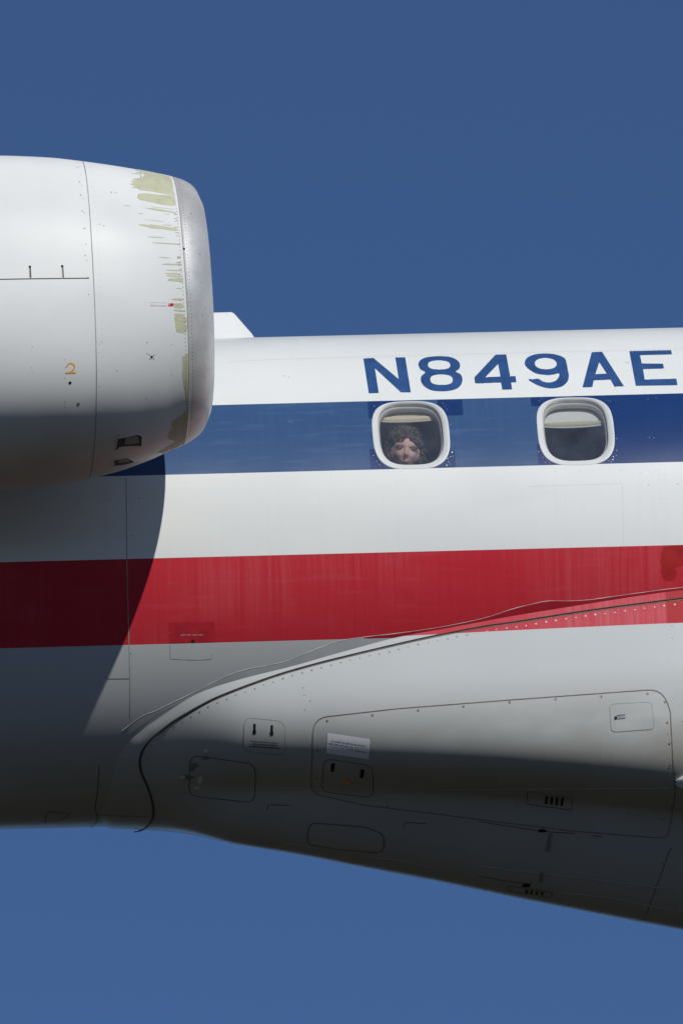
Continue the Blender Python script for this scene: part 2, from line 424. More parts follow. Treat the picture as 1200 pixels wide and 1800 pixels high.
M['gap'] = simple('joint_gap', (.075, .072, .068), .7, var=.2)
M['gapsoft'] = simple('grimy_joint', (.30, .29, .27), .6, var=.2)
M['brown'] = simple('rusty_sealant', (.20, .15, .11), .7, var=.3)
M['rubber'] = simple('rubber_seal', (.055, .052, .050), .6, var=.2)
M['bead'] = simple('sealant_bead', (.52, .52, .50), .6, var=.35, scale=14)
M['black'] = simple('opening_black', (.012, .012, .012), .8)
M['fast'] = simple('fastener_steel', (.24, .23, .22), .5, .3, var=.3, scale=200)
M['fastpale'] = simple('fastener_bright', (.56, .50, .49), .35, .2, var=.1)
M['frame'] = simple('window_frame_paint', (.64, .65, .64), .38, var=.04, scale=12)
M['bezel'] = simple('inner_bezel_plastic', (.66, .65, .62), .5, var=.04)
M['reveal'] = simple('reveal_plastic', (.20, .20, .19), .6, var=.05)
M['shade'] = simple('window_shade_plastic', (.80, .69, .50), .5, var=.04)
M['shade2'] = simple('white_window_shade', (.78, .77, .74), .5, var=.04)
M['handle2'] = simple('cream_shade_handle', (.58, .56, .40), .5, var=.04)
M['cabin'] = simple('cabin_lining', (.05, .055, .06), .8, var=.1)
M['seat'] = simple('seat_fabric', (.03, .04, .07), .8, var=.1)
M['yellow'] = simple('amber_marking', (.82, .43, .06), .45, var=.1)
M['decal'] = simple('white_placard', (.74, .75, .77), .5, var=.05)
M['ink'] = simple('placard_ink', (.32, .32, .40), .6)
M['darkink'] = simple('stencil_ink', (.10, .10, .10), .6)
M['redink'] = simple('red_marking', (.55, .03, .07), .5)
M['pinkink'] = simple('faded_red_marking', (.68, .55, .55), .5)
M['steel'] = simple('latch_steel', (.70, .70, .70), .3, .8, var=.1)
M['seamgrey'] = simple('skin_patch_grey', (.62, .63, .63), .3, var=.03)
M['stain'] = simple('old_grime', (.20, .19, .17), .7, var=.3, scale=60)
M['scoop'] = simple('scoop_ramp', (.28, .27, .22), .6, var=.15)
M['wing'] = simple('wing_paint', (.60, .61, .61), .35, var=.05, scale=6)
mg, tg, bgm = new_mat('ground_material'); ng = N(tg)
g1 = ng.noise((.01, .01, .01), 1, 6, .6); g2 = ng.noise((1, 1, 1), .8, 4, .6)
cg = ng.mix(ng.ss(g1, .4, .6), (.034, .032, .022), (.058, .050, .036)); cg = ng.mix(ng.m('MULTIPLY', g2, .5), cg, (.035, .035, .033))
ng.put(bgm.inputs['Base Color'], cg); bgm.inputs['Roughness'].default_value = .95; bgm.inputs['Specular IOR Level'].default_value = .2

# ------------------------------------------------------------------ ground
GS = 20000
mesh('ground', [(-GS, -GS, GROUND_Z), (GS, -GS, GROUND_Z), (GS, GS, GROUND_Z), (-GS, GS, GROUND_Z)], [(0, 1, 2, 3)], mg, kind='structure')

# ------------------------------------------------------------------ airplane root
plane = bpy.data.objects.new('airplane', None); plane.empty_display_size = 1.0
link(plane, None, 'white jet airliner flying overhead with blue and red stripes along its fuselage', 'airplane')

# ---- fuselage with two window openings
WC = [hit([722.0], [761.6], F_fus)[0], hit([1011.0], [754.0], F_fus)[0]]
WX = [float(p[0]) for p in WC]; WT = float(np.mean([math.atan2(p[2], -p[1]) for p in WC]))
WA, WB, WN = .1765, .194, 3.2
def cyl(x, s, r=R):   # s = arc length from the window centre line, at skin radius
    t = WT + np.asarray(s) / R; return np.stack([np.asarray(x) + 0 * t, -r * np.cos(t), r * np.sin(t)], -1)
def selip(a, b, n, k):
    t = np.linspace(0, 2 * math.pi, k, endpoint=False) + math.pi / 4
    c, s = np.cos(t), np.sin(t); return np.stack([a * np.sign(c) * np.abs(c) ** (2 / n), b * np.sign(s) * np.abs(s) ** (2 / n)], 1)
DEG = math.pi / 180
t_lo = math.floor((WT - .24 / R) / DEG); t_hi = math.ceil((WT + .24 / R) / DEG)   # patch limits, whole degrees
angs = np.arange(-180, 180) * DEG
def fpt(x, t): r = fus_r(x); return (x, -r * math.cos(t), r * math.sin(t))
xs = sorted(set([round(v, 4) for v in np.arange(-8.6, FUS_AFT, .15)] + [round(v, 4) for v in np.arange(FUS_AFT, 3.0, .1)] + [round(v, 4) for v in np.arange(3.0, FUS_END, .25)] + [round(FUS_END + 4 * math.sin(q), 4) for q in np.linspace(0, math.pi / 2, 16)]))
pb = []
for wx in WX:
    a, b = round(wx - .23, 4), round(wx + .23, 4); pb.append((a, b)); xs = [x for x in xs if not (a - .03 < x < b + .03)] + [a, b]
xs = sorted(xs)
V = []; Fc = []; nA = len(angs)
for x in xs:
    for t in angs: V.append(fpt(x, t))
i_lo = t_lo + 180; i_hi = t_hi + 180
for i in range(len(xs) - 1):
    inpatch = any(abs(xs[i] - a) < 1e-6 for a, b in pb)
    for j in range(nA):
        if inpatch and i_lo <= j < i_hi: continue
        j2 = (j + 1) % nA; Fc.append((i * nA + j, (i + 1) * nA + j, (i + 1) * nA + j2, i * nA + j2))
K = 4 * (t_hi - t_lo)
for w_i, (a, b) in enumerate(pb):
    q = K // 4
    s0, s1 = (t_lo * DEG - WT) * R, (t_hi * DEG - WT) * R
    hole = selip(WA, WB, WN, K)            # starts at upper right, counter clockwise
    rect = [(b - WX[w_i] + (a - b) * k / q, s1) for k in range(q)] + [(a - WX[w_i], s1 + (s0 - s1) * k / q) for k in range(q)] + [(a - WX[w_i] + (b - a) * k / q, s0) for k in range(q)] + [(b - WX[w_i], s0 + (s1 - s0) * k / q) for k in range(q)]
    rect = np.array(rect); base = len(V); rings = 6
    for g in range(rings + 1):
        e = g / rings; pt = hole * (1 - e) + rect * e
        V.extend(cyl(WX[w_i] + pt[:, 0], pt[:, 1]))
    for g in range(rings):
        for k in range(K):
            k2 = (k + 1) % K; Fc.append((base + g * K + k, base + (g + 1) * K + k, base + (g + 1) * K + k2, base + g * K + k2))
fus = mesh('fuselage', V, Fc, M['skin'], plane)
bm = bmesh.new(); bm.from_mesh(fus.data); bmesh.ops.remove_doubles(bm, verts=bm.verts, dist=2e-4); bmesh.ops.recalc_face_normals(bm, faces=bm.faces); bm.to_mesh(fus.data); bm.free()

# ---- wing fairing
gx = np.concatenate([np.arange(px_x(140, 1400), px_x(1230, 1400), .022), np.arange(px_x(1230, 1400), 6.0, .12)])
gt = np.radians(np.arange(-180, 1, .75)); nx, ntg = len(gx), len(gt)
GX, GT = np.meshgrid(gx, gt, indexing='ij')
yy = -R * np.cos(GT); zz = R * np.sin(GT)
xl = np.minimum(GX, sx_d[-1]); hh = fair_h(xl.ravel(), yy.ravel(), zz.ravel()).reshape(GX.shape)
hh = hh - 0.25 * sstep((GX - 4.2) / 1.8)
Vf = np.stack([GX, -(R + hh) * np.cos(GT), (R + hh) * np.sin(GT)], -1).reshape(-1, 3)
keep = (hh > -.012).ravel(); ff = []
for q in grid_faces(nx, ntg):
    if any(keep[i] for i in q): ff.append(q)
used = sorted({i for q in ff for i in q}); mp = {o: i for i, o in enumerate(used)}
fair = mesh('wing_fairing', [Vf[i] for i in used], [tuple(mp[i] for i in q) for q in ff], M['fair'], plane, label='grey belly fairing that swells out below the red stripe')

# ---- windows
def ring_rows(wx, prof, K=96, n=WN):
    """prof: list of (inset, depth) from the opening outline; depth > 0 is inwards"""
    V = []
    for ins, iny, dep in prof:
        ins *= .84; iny *= .84
        k_ = min(1, max(0, iny / .0175)); e = selip(WA - ins, WB - iny, n, K); t = WT + (e[:, 1] + .0095 * k_) / R
        V.extend(np.stack([wx + e[:, 0], -(R - dep) * np.cos(t), (R - dep) * np.sin(t)], -1))
    return V, grid_faces(len(prof), K, True)
def make_pane_material():
    m = bpy.data.materials.new('tinted_window_pane'); m.use_nodes = True; t = m.node_tree; t.nodes.clear(); n = N(t)
    out = n.node('ShaderNodeOutputMaterial'); tr = n.node('ShaderNodeBsdfTransparent'); gl = n.node('ShaderNodeBsdfGlossy'); df = n.node('ShaderNodeBsdfDiffuse')
    tr.inputs[0].default_value = (.84, .855, .86, 1); gl.inputs['Roughness'].default_value = .04; df.inputs[0].default_value = (.38, .44, .54, 1)
    fr = n.node('ShaderNodeFresnel'); fr.inputs[0].default_value = 1.5
    reflect_haze = n.rng(n.noise((1, 1, 1), 9, 4, .6), .3, .8, .07, .16)  # bluish veil of reflected sky, painted in as a diffuse layer
    mx0 = n.node('ShaderNodeMixShader'); n.put(mx0.inputs[0], reflect_haze); n.put(mx0.inputs[1], tr.outputs[0]); n.put(mx0.inputs[2], df.outputs[0])
    mx = n.node('ShaderNodeMixShader'); n.put(mx.inputs[0], n.m('MULTIPLY', fr.outputs[0], 2.4)); n.put(mx.inputs[1], mx0.outputs[0]); n.put(mx.inputs[2], gl.outputs[0])
    n.put(out.inputs[0], mx.outputs[0]); return m
M['pane'] = make_pane_material()
def cap(V, Fc, K):
    """fan cap over the last K vertices"""
    c = np.mean(V[-K:], axis=0); b = len(V) - K; V.append(c); Fc += [(b + k, b + (k + 1) % K, len(V) - 1) for k in range(K)]
def make_window(wx, shade_s, mats, lab):
    V, Fc = ring_rows(wx, [(-.002, -.002, -.0002), (0, 0, -.0010), (.007, .005, -.0012), (.016, .010, .001), (.025, .015, .004), (.031, .019, .008), (.033, .0208, .011), (.034, .0215, .022)])
    fr = mesh('cabin_window', V, Fc, M['frame'], plane, label=lab)
    e = selip(WA - .0278, WB - .0174, WN, 96)
    V = []; Fc = []
    rr = 8
    for g in range(rr + 1):
        k = 1 - g / rr * .999; t = WT + (e[:, 1] * k + .0095) / R
        V.extend(np.stack([wx + e[:, 0] * k, -(R - .013) * np.cos(t), (R - .013) * np.sin(t)], -1))
    mesh('window_pane', V, grid_faces(rr + 1, 96, True), M['pane'], fr)
    V, Fc = ring_rows(wx, [(.030, .0215, .022), (.034, .0235, .026), (.037, .026, .025), (.041, .030, .029), (.044, .033, .037), (.043, .033, .050)])
    mesh('inner_bezel', V, Fc, M['bezel'], fr)
    V, Fc = ring_rows(wx, [(.043, .033, .050), (.040, .028, .062), (.034, .020, .075), (.020, .006, .10), (.0, -.01, .125)])
    mesh('window_reveal', V, Fc, M['reveal'], fr)
    # pulled part-way down: curved slat with a lens shaped grip and a thin lower lip
    dep = .068
    def srow(x, s, d=dep):
        t = WT + s / R; return (wx + x, -(R - d) * math.cos(t), (R - d) * math.sin(t))
    hw = WA - .022; nxs = 32; V = []; Fc = []
    def low(x): return shade_s - .014 * (1 - abs(x / hw) ** 2.5) + .02 * x
    prof = [(.22, 0), (.16, 0), (.10, .0), (.06, 0), (.045, 0)]
    rows = []
    for i in range(nxs + 1):
        x = -hw + 2 * hw * i / nxs; l = low(x); col = []
        for s, d in [(WB + .02, dep), ((WB + l) / 2, dep), (l + .010, dep), (l + .004, dep - .001), (l, dep - .002), (l - .001, dep + .002)]: col.append(srow(x, s, d))
        rows.extend(col)
    mesh('window_shade', rows, grid_faces(nxs + 1, 6), mats[0], fr)
    rows = []
    gh = .031
    for i in range(nxs + 1):
        x = (-hw + .012) + 2 * (hw - .014) * i / nxs; l = low(x) + .006
        xx = (x / (hw - .012)); top = low(0) + .006 + gh * (1 - max(0, abs(xx) - .72) ** 1.0 * 0) 
        h = max(.0008, (shade_s - .014 + .006 + gh + .02 * x) - l - .004 * abs(xx) ** 3); h *= min(1, (1 - abs(xx)) * 12 + .02)
        for q, d in [(0, dep - .002), (.2, dep - .007), (.55, dep - .010), (.9, dep - .006), (1, dep - .0015)]: rows.append(srow(x, l + h * q, d))
    mesh('shade_grip', rows, grid_faces(nxs + 1, 5), mats[1], fr)
    return fr
SH1 = .140; SH2 = .078
make_window(WX[0], SH1, (M['shade'], M['shade']), 'cabin window with a beige shade nearly raised and a face behind it')
make_window(WX[1], SH2, (M['shade2'], M['handle2']), 'cabin window with a white shade a third of the way down and nobody behind it')

# ---- cabin inside: lining, floor and a row of seats
lt = np.radians(np.arange(48, 305, 4)); lx = np.arange(-3.0, 6.6, .4)
V = [(x, -1.03 * math.cos(t), 1.03 * math.sin(t)) for x in lx for t in lt]
mesh('cabin_lining', V, grid_faces(len(lx), len(lt)), M['cabin'], plane)
def box(c, s, bev=.0, rx=0, ry=0):
    bm = bmesh.new(); bmesh.ops.create_cube(bm, size=1); bmesh.ops.scale(bm, vec=s, verts=bm.verts)
    if bev: bmesh.ops.bevel(bm, geom=bm.edges[:], offset=bev, segments=3, affect='EDGES')
    bmesh.ops.rotate(bm, cent=(0, 0, 0), matrix=Matrix.Rotation(ry, 3, 'Y'), verts=bm.verts)
    bmesh.ops.translate(bm, vec=c, verts=bm.verts); return bm
def bmobj(name, bm, mat, parent=None, **kw):
    me = bpy.data.meshes.new(name); bm.to_mesh(me); bm.free(); me.materials.append(mat); me.polygons.foreach_set('use_smooth', [True] * len(me.polygons)); return link(bpy.data.objects.new(name, me), parent, **kw)
bmobj('cabin_floor', box((1.8, 0, -.62), (9.4, 1.7, .04)), M['cabin'], plane)

# ------------------------------------------------------------------ engine
tiltX = np.linspace(0, 2 * math.pi, 257)[:-1]
x_lip = float(np.interp(311, NPX, NX)); x_seam = float(np.interp(150, NPX, NX))
def revolve(stations, name, mat, parent, **kw):
    V = []
    for x, r, cz in stations: V.extend(nac_point(x, r, cz, tiltX))
    return mesh(name, V, [tuple(reversed(q)) for q in grid_faces(len(stations), 256, True)], mat, parent, **kw)
st = [(x, np.interp(x, NX, NR), np.interp(x, NX, NZ)) for x in NX if x < x_lip - .003] + [(x_lip, *[np.interp(x_lip, NX, q) for q in (NR, NZ)])]
x0, r0_, z0 = st[0]
aft = [(x0 - 1.7 * k / 8, r0_ * (1 - .38 * (k / 8) ** 1.7), z0) for k in range(8, 0, -1)]
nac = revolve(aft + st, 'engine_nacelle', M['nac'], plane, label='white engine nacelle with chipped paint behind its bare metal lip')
tip = NX[-1]; tr, tz = NR[-1], NZ[-1]
lipst = [(x_lip, np.interp(x_lip, NX, NR), np.interp(x_lip, NX, NZ))] + [(x, r, z) for x, r, z in zip(NX, NR, NZ) if x > x_lip + .003]
lipst[0] = (lipst[0][0] + .002, lipst[0][1] - .0, lipst[0][2])
# rounded highlight into the inlet throat
for dx, dr in [(.006, -.012), (.0075, -.022), (.006, -.034), (.0, -.046), (-.012, -.060), (-.035, -.078), (-.08, -.098), (-.15, -.112)]: lipst.append((tip + dx, tr + dr, tz))
lip = revolve(lipst, 'inlet_lip', M['lip'], nac)
throat = [(tip - .15, tr - .112, tz), (tip - .3, tr - .115, tz), (tip - .6, tr - .10, tz)]
revolve(throat, 'inlet_duct', M['seamgrey'], nac)
fx = tip - .6
V = []; Fc = []
for k in range(24):
    a = k / 24 * 2 * math.pi
    for rr, tw, da in [(.16, .3, 0), (.40, .6, .02), (tr - .11, .95, .05)]:
        for sgn in (-1, 1): V.append((fx + sgn * .05 * math.cos(tw), YN + rr * math.cos(a + da + sgn * .09 * math.sin(tw)), tz + rr * math.sin(a + da + sgn * .09 * math.sin(tw))))
    b = k * 6; Fc += [(b, b + 1, b + 3, b + 2), (b + 2, b + 3, b + 5, b + 4)]
mesh('fan', V, Fc, M['steel'], nac)
V = []; sp = np.linspace(0, 2 * math.pi, 33)[:-1]
for k in range(9):
    q = k / 8; V += [(fx + .22 * (1 - q ** 1.6), YN + .17 * q * math.cos(a) + 1e-4, tz + .17 * q * math.sin(a)) for a in sp]
mesh('spinner', V, grid_faces(9, 32, True), M['seamgrey'], nac)
V = [(fx - .06, YN + (tr - .10) * math.cos(a), tz + (tr - .10) * math.sin(a)) for a in sp]; mesh('duct_backplate', V, [tuple(range(32))], M['black'], nac, smooth=False)
# pylon between nacelle and fuselage
V = []
for y, c0, c1, zc in [(-.98, -2.9, -.75, .52), (-1.5, -2.9, -.95, .56), (YN + .66, -2.9, -1.05, .58)]:
    for k in range(24):
        a = 2 * math.pi * k / 24; V.append(((c0 + c1) / 2 + (c1 - c0) / 2 * math.cos(a), y, zc + .10 * math.sin(a) * (1 - .5 * max(0, -math.cos(a)))))
mesh('engine_pylon', V, grid_faces(3, 24, True), M['nac'], plane)

# seam of the inlet cowl, fasteners round the joints
def nring(x, w, off, mat, name):
    st = [(x + d, np.interp(x + d, NX, NR) + off, np.interp(x + d, NX, NZ)) for d in (-w / 2, 0, w / 2)]
    return revolve(st, name, mat, nac)
M['cowlgap'] = simple('cowl_joint_grey', (.36, .355, .34), .6, var=.25, scale=9)
nring(x_seam, .0045, .0006, M['cowlgap'], 'cowl_joint')
nring(x_lip, .004, .0006, M['gapsoft'], 'lip_joint')
def nfast(x, n, r, mat, name, a0=-math.pi / 2, a1=math.pi / 2, off=.0012):
    s = Sheet(); ph = np.linspace(a0, a1, n); cz, rr = np.interp(x, NX, NZ), np.interp(x, NX, NR)
    P = nac_point(np.full(n, x), rr + off, cz, ph)
    for p, a in zip(P, ph):
        nn = np.array([0.05, -math.cos(a), math.sin(a)]); t1 = np.array([1, 0, 0]); t2 = np.cross(nn, t1)
        s.add([p + r * (math.cos(q) * t1 + math.sin(q) * t2) for q in np.linspace(0, 2 * math.pi, 6, endpoint=False)], [(0, 1, 2, 3, 4, 5)])
    o = s.build(name, [mat], nac, kind='stuff'); return o
nfast(x_lip + .018, 110, .0022, M['fast'], 'lip_fasteners'); nfast(x_lip - .014, 110, .0022, M['fast'], 'cowl_fasteners')
M['rivet'] = simple('rivet_grey', (.50, .50, .49), .5)
nfast(x_seam + .03, 72, .0016, M['rivet'], 'seam_fasteners')
nfast(x_seam - .025, 15, .0024, M['gapsoft'], 'door_fasteners', -.2, 1.4)

# chipped paint behind the lip
def lens(x0, y0, x1, y1, th, seed=0):
    n = 9; up = []; dn = []
    r_ = random.Random(seed)
    for i in range(n + 1):
        t = i / n; h = th / 2 * (math.sin(math.pi * min(1, t * .9 + .03)) ** .6) * (0.8 + .4 * r_.random())
        if i in (0, n): h *= .2
        x = x0 + (x1 - x0) * t; y = y0 + (y1 - y0) * t; up.append((x, y - h)); dn.append((x, y + h * (0.7 + .5 * r_.random())))
    return up + dn[::-1]
def C2(L, ox, oy, s): return [(ox + x / s, oy + y / s) for x, y in L]
chips = Sheet(); k = 0
blobs = [C2([(235, 102), (420, 138), (585, 182), (612, 235), (622, 300), (640, 385), (540, 365), (400, 340), (280, 325), (240, 305), (180, 300), (230, 285), (165, 262), (215, 250), (180, 232), (225, 222), (190, 208), (250, 200), (310, 188), (330, 160), (235, 138), (320, 140), (225, 112)], 200, 280, 6),
         C2([(245, 385), (265, 362), (330, 358), (450, 372), (600, 382), (640, 392), (655, 485), (620, 490), (520, 480), (400, 455), (330, 437), (290, 432), (240, 403), (270, 398)], 200, 280, 6),
         C2([(920, 925), (985, 925), (988, 950), (975, 955), (990, 965), (985, 1000), (965, 1007), (930, 1000), (925, 960)], 0, 250, 3),
         C2([(962, 1130), (975, 1125), (993, 1110), (995, 1400), (988, 1430), (982, 1330), (970, 1280), (962, 1230), (965, 1180)], 0, 250, 3),
         C2([(893, 560), (885, 620), (840, 672), (770, 712), (762, 740), (778, 762), (748, 800), (735, 850), (800, 870), (720, 915), (650, 960), (700, 962), (780, 930), (850, 890), (882, 800), (893, 700)], 130, 580, 4.444)]
for b in blobs: q_ = Sheet(); q_.poly([b], F_nac, .0005 + k * .00003, step=.7); k += 1; q_.build('bare_primer_patch', [M['primer']], nac)
lenses = [(330, 512, 640, 558, 18), (380, 498, 650, 530, 4), (525, 575, 600, 585, 5), (320, 635, 540, 658, 4), (260, 690, 690, 745, 38), (510, 690, 630, 698, 6), (355, 818, 540, 825, 10), (400, 878, 710, 897, 14), (470, 1033, 610, 1041, 9), (505, 1104, 700, 1112, 17), (540, 1167, 735, 1177, 8), (540, 1202, 715, 1210, 16), (550, 1225, 715, 1238, 18), (570, 1275, 740, 1283, 20), (570, 1262, 735, 1258, 14), (650, 1358, 725, 1364, 5), (615, 1475, 740, 1480, 24), (632, 1530, 740, 1534, 30), (632, 1558, 745, 1555, 25), (632, 1588, 760, 1600, 26), (635, 1635, 745, 1640, 26), (640, 1662, 765, 1668, 26), (645, 1690, 770, 1695, 34), (180, 150, 300, 160, 4), (0, 348, 40, 352, 4), (105, 488, 185, 494, 5), (255, 570, 320, 576, 4), (590, 400, 655, 470, 6), (380, 520, 560, 545, 22)]
for i, L in enumerate(lenses):
    chips.poly([C2(lens(*L, seed=i), 200, 280, 6)], F_nac, .0008 + i * .00002, step=.5)
for i in range(26):
    y = random.uniform(520, 1400); x1 = 668 + (y - 600) * .085; L = random.uniform(20, 60)
    chips.poly([C2(lens(x1 - L, y, x1 + 4, y + 3, random.uniform(3, 8), seed=i + 80), 200, 280, 6)], F_nac, .0014 + i * .00002, step=.5)
chips.build('bare_primer_streaks', [M['primer']], nac, kind='stuff')
# markings and fittings of the cowl
s = Sheet(); s.ribbon([(-60, 492.5), (0, 491), (60, 490), (157, 489)], .0045, F_nac, .0010, smooth=False); s.build('cowl_door_joint', [M['gap']], nac)
for x0_, x1_, y0_, off in [(51, 56, 468, 0), (108.5, 112, 467, 1)]:
    s = Sheet(); s.poly([[(x0_, y0_), (x1_ - 1, y0_), (x1_, 489.5), (x0_ + 1, 489.5)]], F_nac, .0012); s.dots([((x0_ + x1_) / 2 - .5, y0_ + 1)], .006, F_nac, .0018, mi=1); s.ribbon([(x0_ + 2.5, y0_ + 3), (x0_ + 3.5, 488)], .004, F_nac, .0016, mi=1)
    s.build('cowl_latch', [M['fast'], M['black']], nac)
def two(s):
    q = [(785, 568), (797, 540), (830, 523), (866, 540), (876, 572), (860, 602), (822, 630)]
    s.ribbon(C2(q, 0, 560, 6.667), .0068, F_nac, .0010, step=1.2); s.ribbon(C2([(770, 636), (890, 634)], 0, 560, 6.667), .0068, F_nac, .0014)
s = Sheet(); two(s); s.build('engine_number', [M['yellow']], nac, label='amber number 2 painted on the cowl')
for q_, r_q, m_q in [((123.5, 673), .0075, 'black'), ((267, 627.5), .0065, 'black'), ((138, 710), .0075, 'fast'), ((323.5, 437.5), .006, 'black')]: s = Sheet(); s.dots([q_], r_q, F_nac); s.build('drain_hole', [M[m_q]], nac)
s = Sheet()
s.dots([(263.5, 624), (271, 624), (264, 631), (270.5, 631)], .0028, F_nac, mi=1); s.dots([(248, 310)], .004, F_nac, .0022)
s.build('small_rivets', [M['black'], M['fast']], nac, kind='stuff')
s = Sheet(); s.poly([C2([(575, 1520), (632, 1517), (632, 1550), (575, 1550)], 200, 280, 6)], F_nac, .0012); s.poly([C2([(578, 1531), (592, 1531), (592, 1538), (578, 1538)], 200, 280, 6)], F_nac, .0017, mi=1)
for yy_ in (1510, 1536, 1546): s.poly([C2([(390, yy_ - 2), (560, yy_ + 2), (560, yy_ + 6), (390, yy_ + 2)], 200, 280, 6)], F_nac, .0012, mi=1)
s.build('cowl_marking', [M['redink'], M['pinkink']], nac)
s = Sheet()
for i in range(46):
    y = random.uniform(600, 830); s.dots([(random.choice([177, 302, 30 * random.random() + 190, 57, 115, 175]) + random.uniform(-1.5, 1.5), y)], random.uniform(.0012, .0024), F_nac, sides=6)
for (x, y) in [(304, 602), (304, 622), (303, 700)] : s.dots([(x - 45, y)], .003, F_nac, sides=6)
for (x, y) in [(136, 294), (140, 320), (142.5, 343), (145, 371), (148, 402), (150.5, 449), (196, 338), (176, 394), (183, 397)]: s.dots([(x, y)], .0035, F_nac, sides=6)
s.build('surface_nicks', [M['fast']], nac, kind='stuff')
M['scoopdark'] = simple('scoop_shadow', (.09, .09, .08), .8); M['scoop'] = simple('scoop_ramp', (.30, .295, .25), .6, var=.15)
def scoop(outline, inner, dark, light):
    s = Sheet(); s.poly([outline], F_nac, .0012, step=.6); s.poly([inner], F_nac, .0020, mi=1, step=.6)
    if dark: s.poly([dark], F_nac, .0026, mi=0, step=.6)
    s.ribbon(loop(outline), .004, F_nac, .0012, mi=2, smooth=False, raised=.002)
    if light: s.poly([light], F_nac, .0030, mi=2, step=.6)
    s.build('air_scoop', [M['scoopdark'], M['scoop'], M['nac']], nac)
q8 = lambda L: C2(L, 150, 730, 8)
scoop(q8([(452, 325), (740, 262), (795, 285), (795, 430), (610, 470), (428, 485)]), q8([(560, 310), (735, 272), (760, 385), (560, 410)]), q8([(455, 360), (565, 365), (530, 400), (450, 415)]), q8([(470, 440), (600, 425), (780, 420), (640, 462), (455, 480)]))
scoop(q8([(398, 628), (600, 598), (700, 650), (560, 690), (412, 710)]), q8([(470, 630), (590, 612), (640, 645), (470, 665)]), None, None)

# ------------------------------------------------------------------ fuselage: registration, joints, touch-ups
def c1(L): return C2(L, 630, 600, 6)
def c2_(L): return C2(L, 820, 600, 6)
def c3(L): return C2(L, 1000, 600, 6)
def ell(cx, cy, a, b, n=40, p=2.0, sh=0.0):
    t = np.linspace(0, 2 * math.pi, n, endpoint=False)
    return [(cx + a * np.sign(math.cos(q)) * abs(math.cos(q)) ** (2 / p) + sh * b * np.sign(math.sin(q)) * abs(math.sin(q)) ** (2 / p), cy + b * np.sign(math.sin(q)) * abs(math.sin(q)) ** (2 / p)) for q in t]
def smoothpts(L): return [tuple(q) for q in catmull(list(L) + [L[0]], 8)[:-1]]
letters = [
    ('N', [c1([(50, 181), (155, 175), (422, 398), (386, 169), (491, 168), (550, 537), (445, 538), (172, 285), (213, 546), (107, 549)])]),
    ('8', [c1(smoothpts([(628, 243), (650, 200), (720, 168), (860, 156), (980, 170), (1050, 210), (1069, 255), (1056, 295), (1024, 319), (1075, 350), (1094, 405), (1072, 468), (1010, 510), (900, 528), (780, 520), (700, 482), (658, 425), (660, 370), (700, 327), (650, 295)])), c1(ell(848, 250, 117, 47, p=2.6, sh=.06)), c1(ell(873, 405, 118, 54, p=2.6, sh=.06))]),
    ('4', [c2_([(303, 140), (414, 138), (457, 370), (513, 369), (522, 432), (466, 435), (477, 508), (373, 511), (360, 437), (87, 444), (78, 382)]), c2_([(329, 240), (354, 372), (196, 378)])]),
    ('9', [c2_(smoothpts([(608, 235), (618, 195), (660, 158), (740, 134), (850, 128), (960, 145), (1030, 180), (1050, 230), (1065, 310), (1074, 360), (1062, 420), (1010, 472), (930, 495), (850, 495), (760, 470), (690, 435), (647, 403), (700, 400), (757, 397), (800, 423), (870, 433), (935, 415), (968, 375), (968, 340), (900, 353), (820, 354), (730, 340), (660, 300), (620, 262)])), c2_(ell(831, 236, 115, 59, p=2.2, sh=.08))]),
    ('A', [c3([(235, 115), (343, 109), (575, 475), (473, 478), (434, 407), (257, 411), (241, 484), (137, 487)]), c3([(314, 222), (393, 341), (274, 346)])]),
    ('E', [c3([(630, 103), (1071, 93), (1081, 139), (744, 147), (762, 236), (986, 235), (997, 288), (776, 294), (793, 402), (1127, 395), (1139, 464), (699, 470)])])]
for ch, polys in letters:
    s = Sheet(); s.poly(polys, F_fus, .0005, step=.4, dx=8)
    s.build('registration_letter' if ch.isalpha() else 'registration_number', [M['letter']], fus, label='dark blue %s of the registration N849AE above the windows' % ch)

def in_window(p):
    th = math.atan2(p[2], -p[1])
    return any(abs((p[0] - wx) / (WA + .001)) ** WN + abs((th - WT) * R / (WB + .001)) ** WN < 1 for wx in WX)
def patch(name, polys, mat, F=F_fus, off=.0005, parent=None, step=.7, **kw):
    s = Sheet()
    for p in polys: s.poly([p], F, off, step=step, dx=1.2 if mat is M['bluenew'] else 9, drop=in_window)
    return s.build(name, [mat], parent or fus, **kw)
def quad(x0, y0, x1, y1, sk=-.024): return [(x0, y0), (x1, y0 + sk * (x1 - x0)), (x1 + (y1 - y0) * .06, y1 + sk * (x1 - x0)), (x0 + (y1 - y0) * .06, y1)]
for q in ([quad(646, 705.6, 690, 736)], [quad(768, 702.6, 812, 731)], [quad(649, 789, 690, 825)], [quad(765, 792, 799, 822.3)], [quad(932, 698.4, 975, 714.5)], [quad(941, 737, 952, 750)], [quad(943, 780, 985, 817)]):
    patch('touch_up_paint', q, M['bluenew'])
patch('touch_up_paint', [[tuple(q) for q in catmull([(1170, 959.2), (1200, 958.6), (1260, 957), (1262, 1000), (1230, 996), (1201, 994.5), (1189, 996), (1185.5, 999), (1188, 1004), (1189, 1012), (1182, 1020), (1174, 1021.5), (1167, 1019), (1163, 1012), (1161, 1005), (1162, 998), (1161, 992), (1159.5, 985), (1161, 979), (1161, 972), (1164, 966), (1166, 962), (1170, 959.2)], 1.5)[:-1]]], M['rednew'], step=.6)
patch('touch_up_paint', [quad(297, 1095, 377, 1131.5, -.027)], M['reddark'])
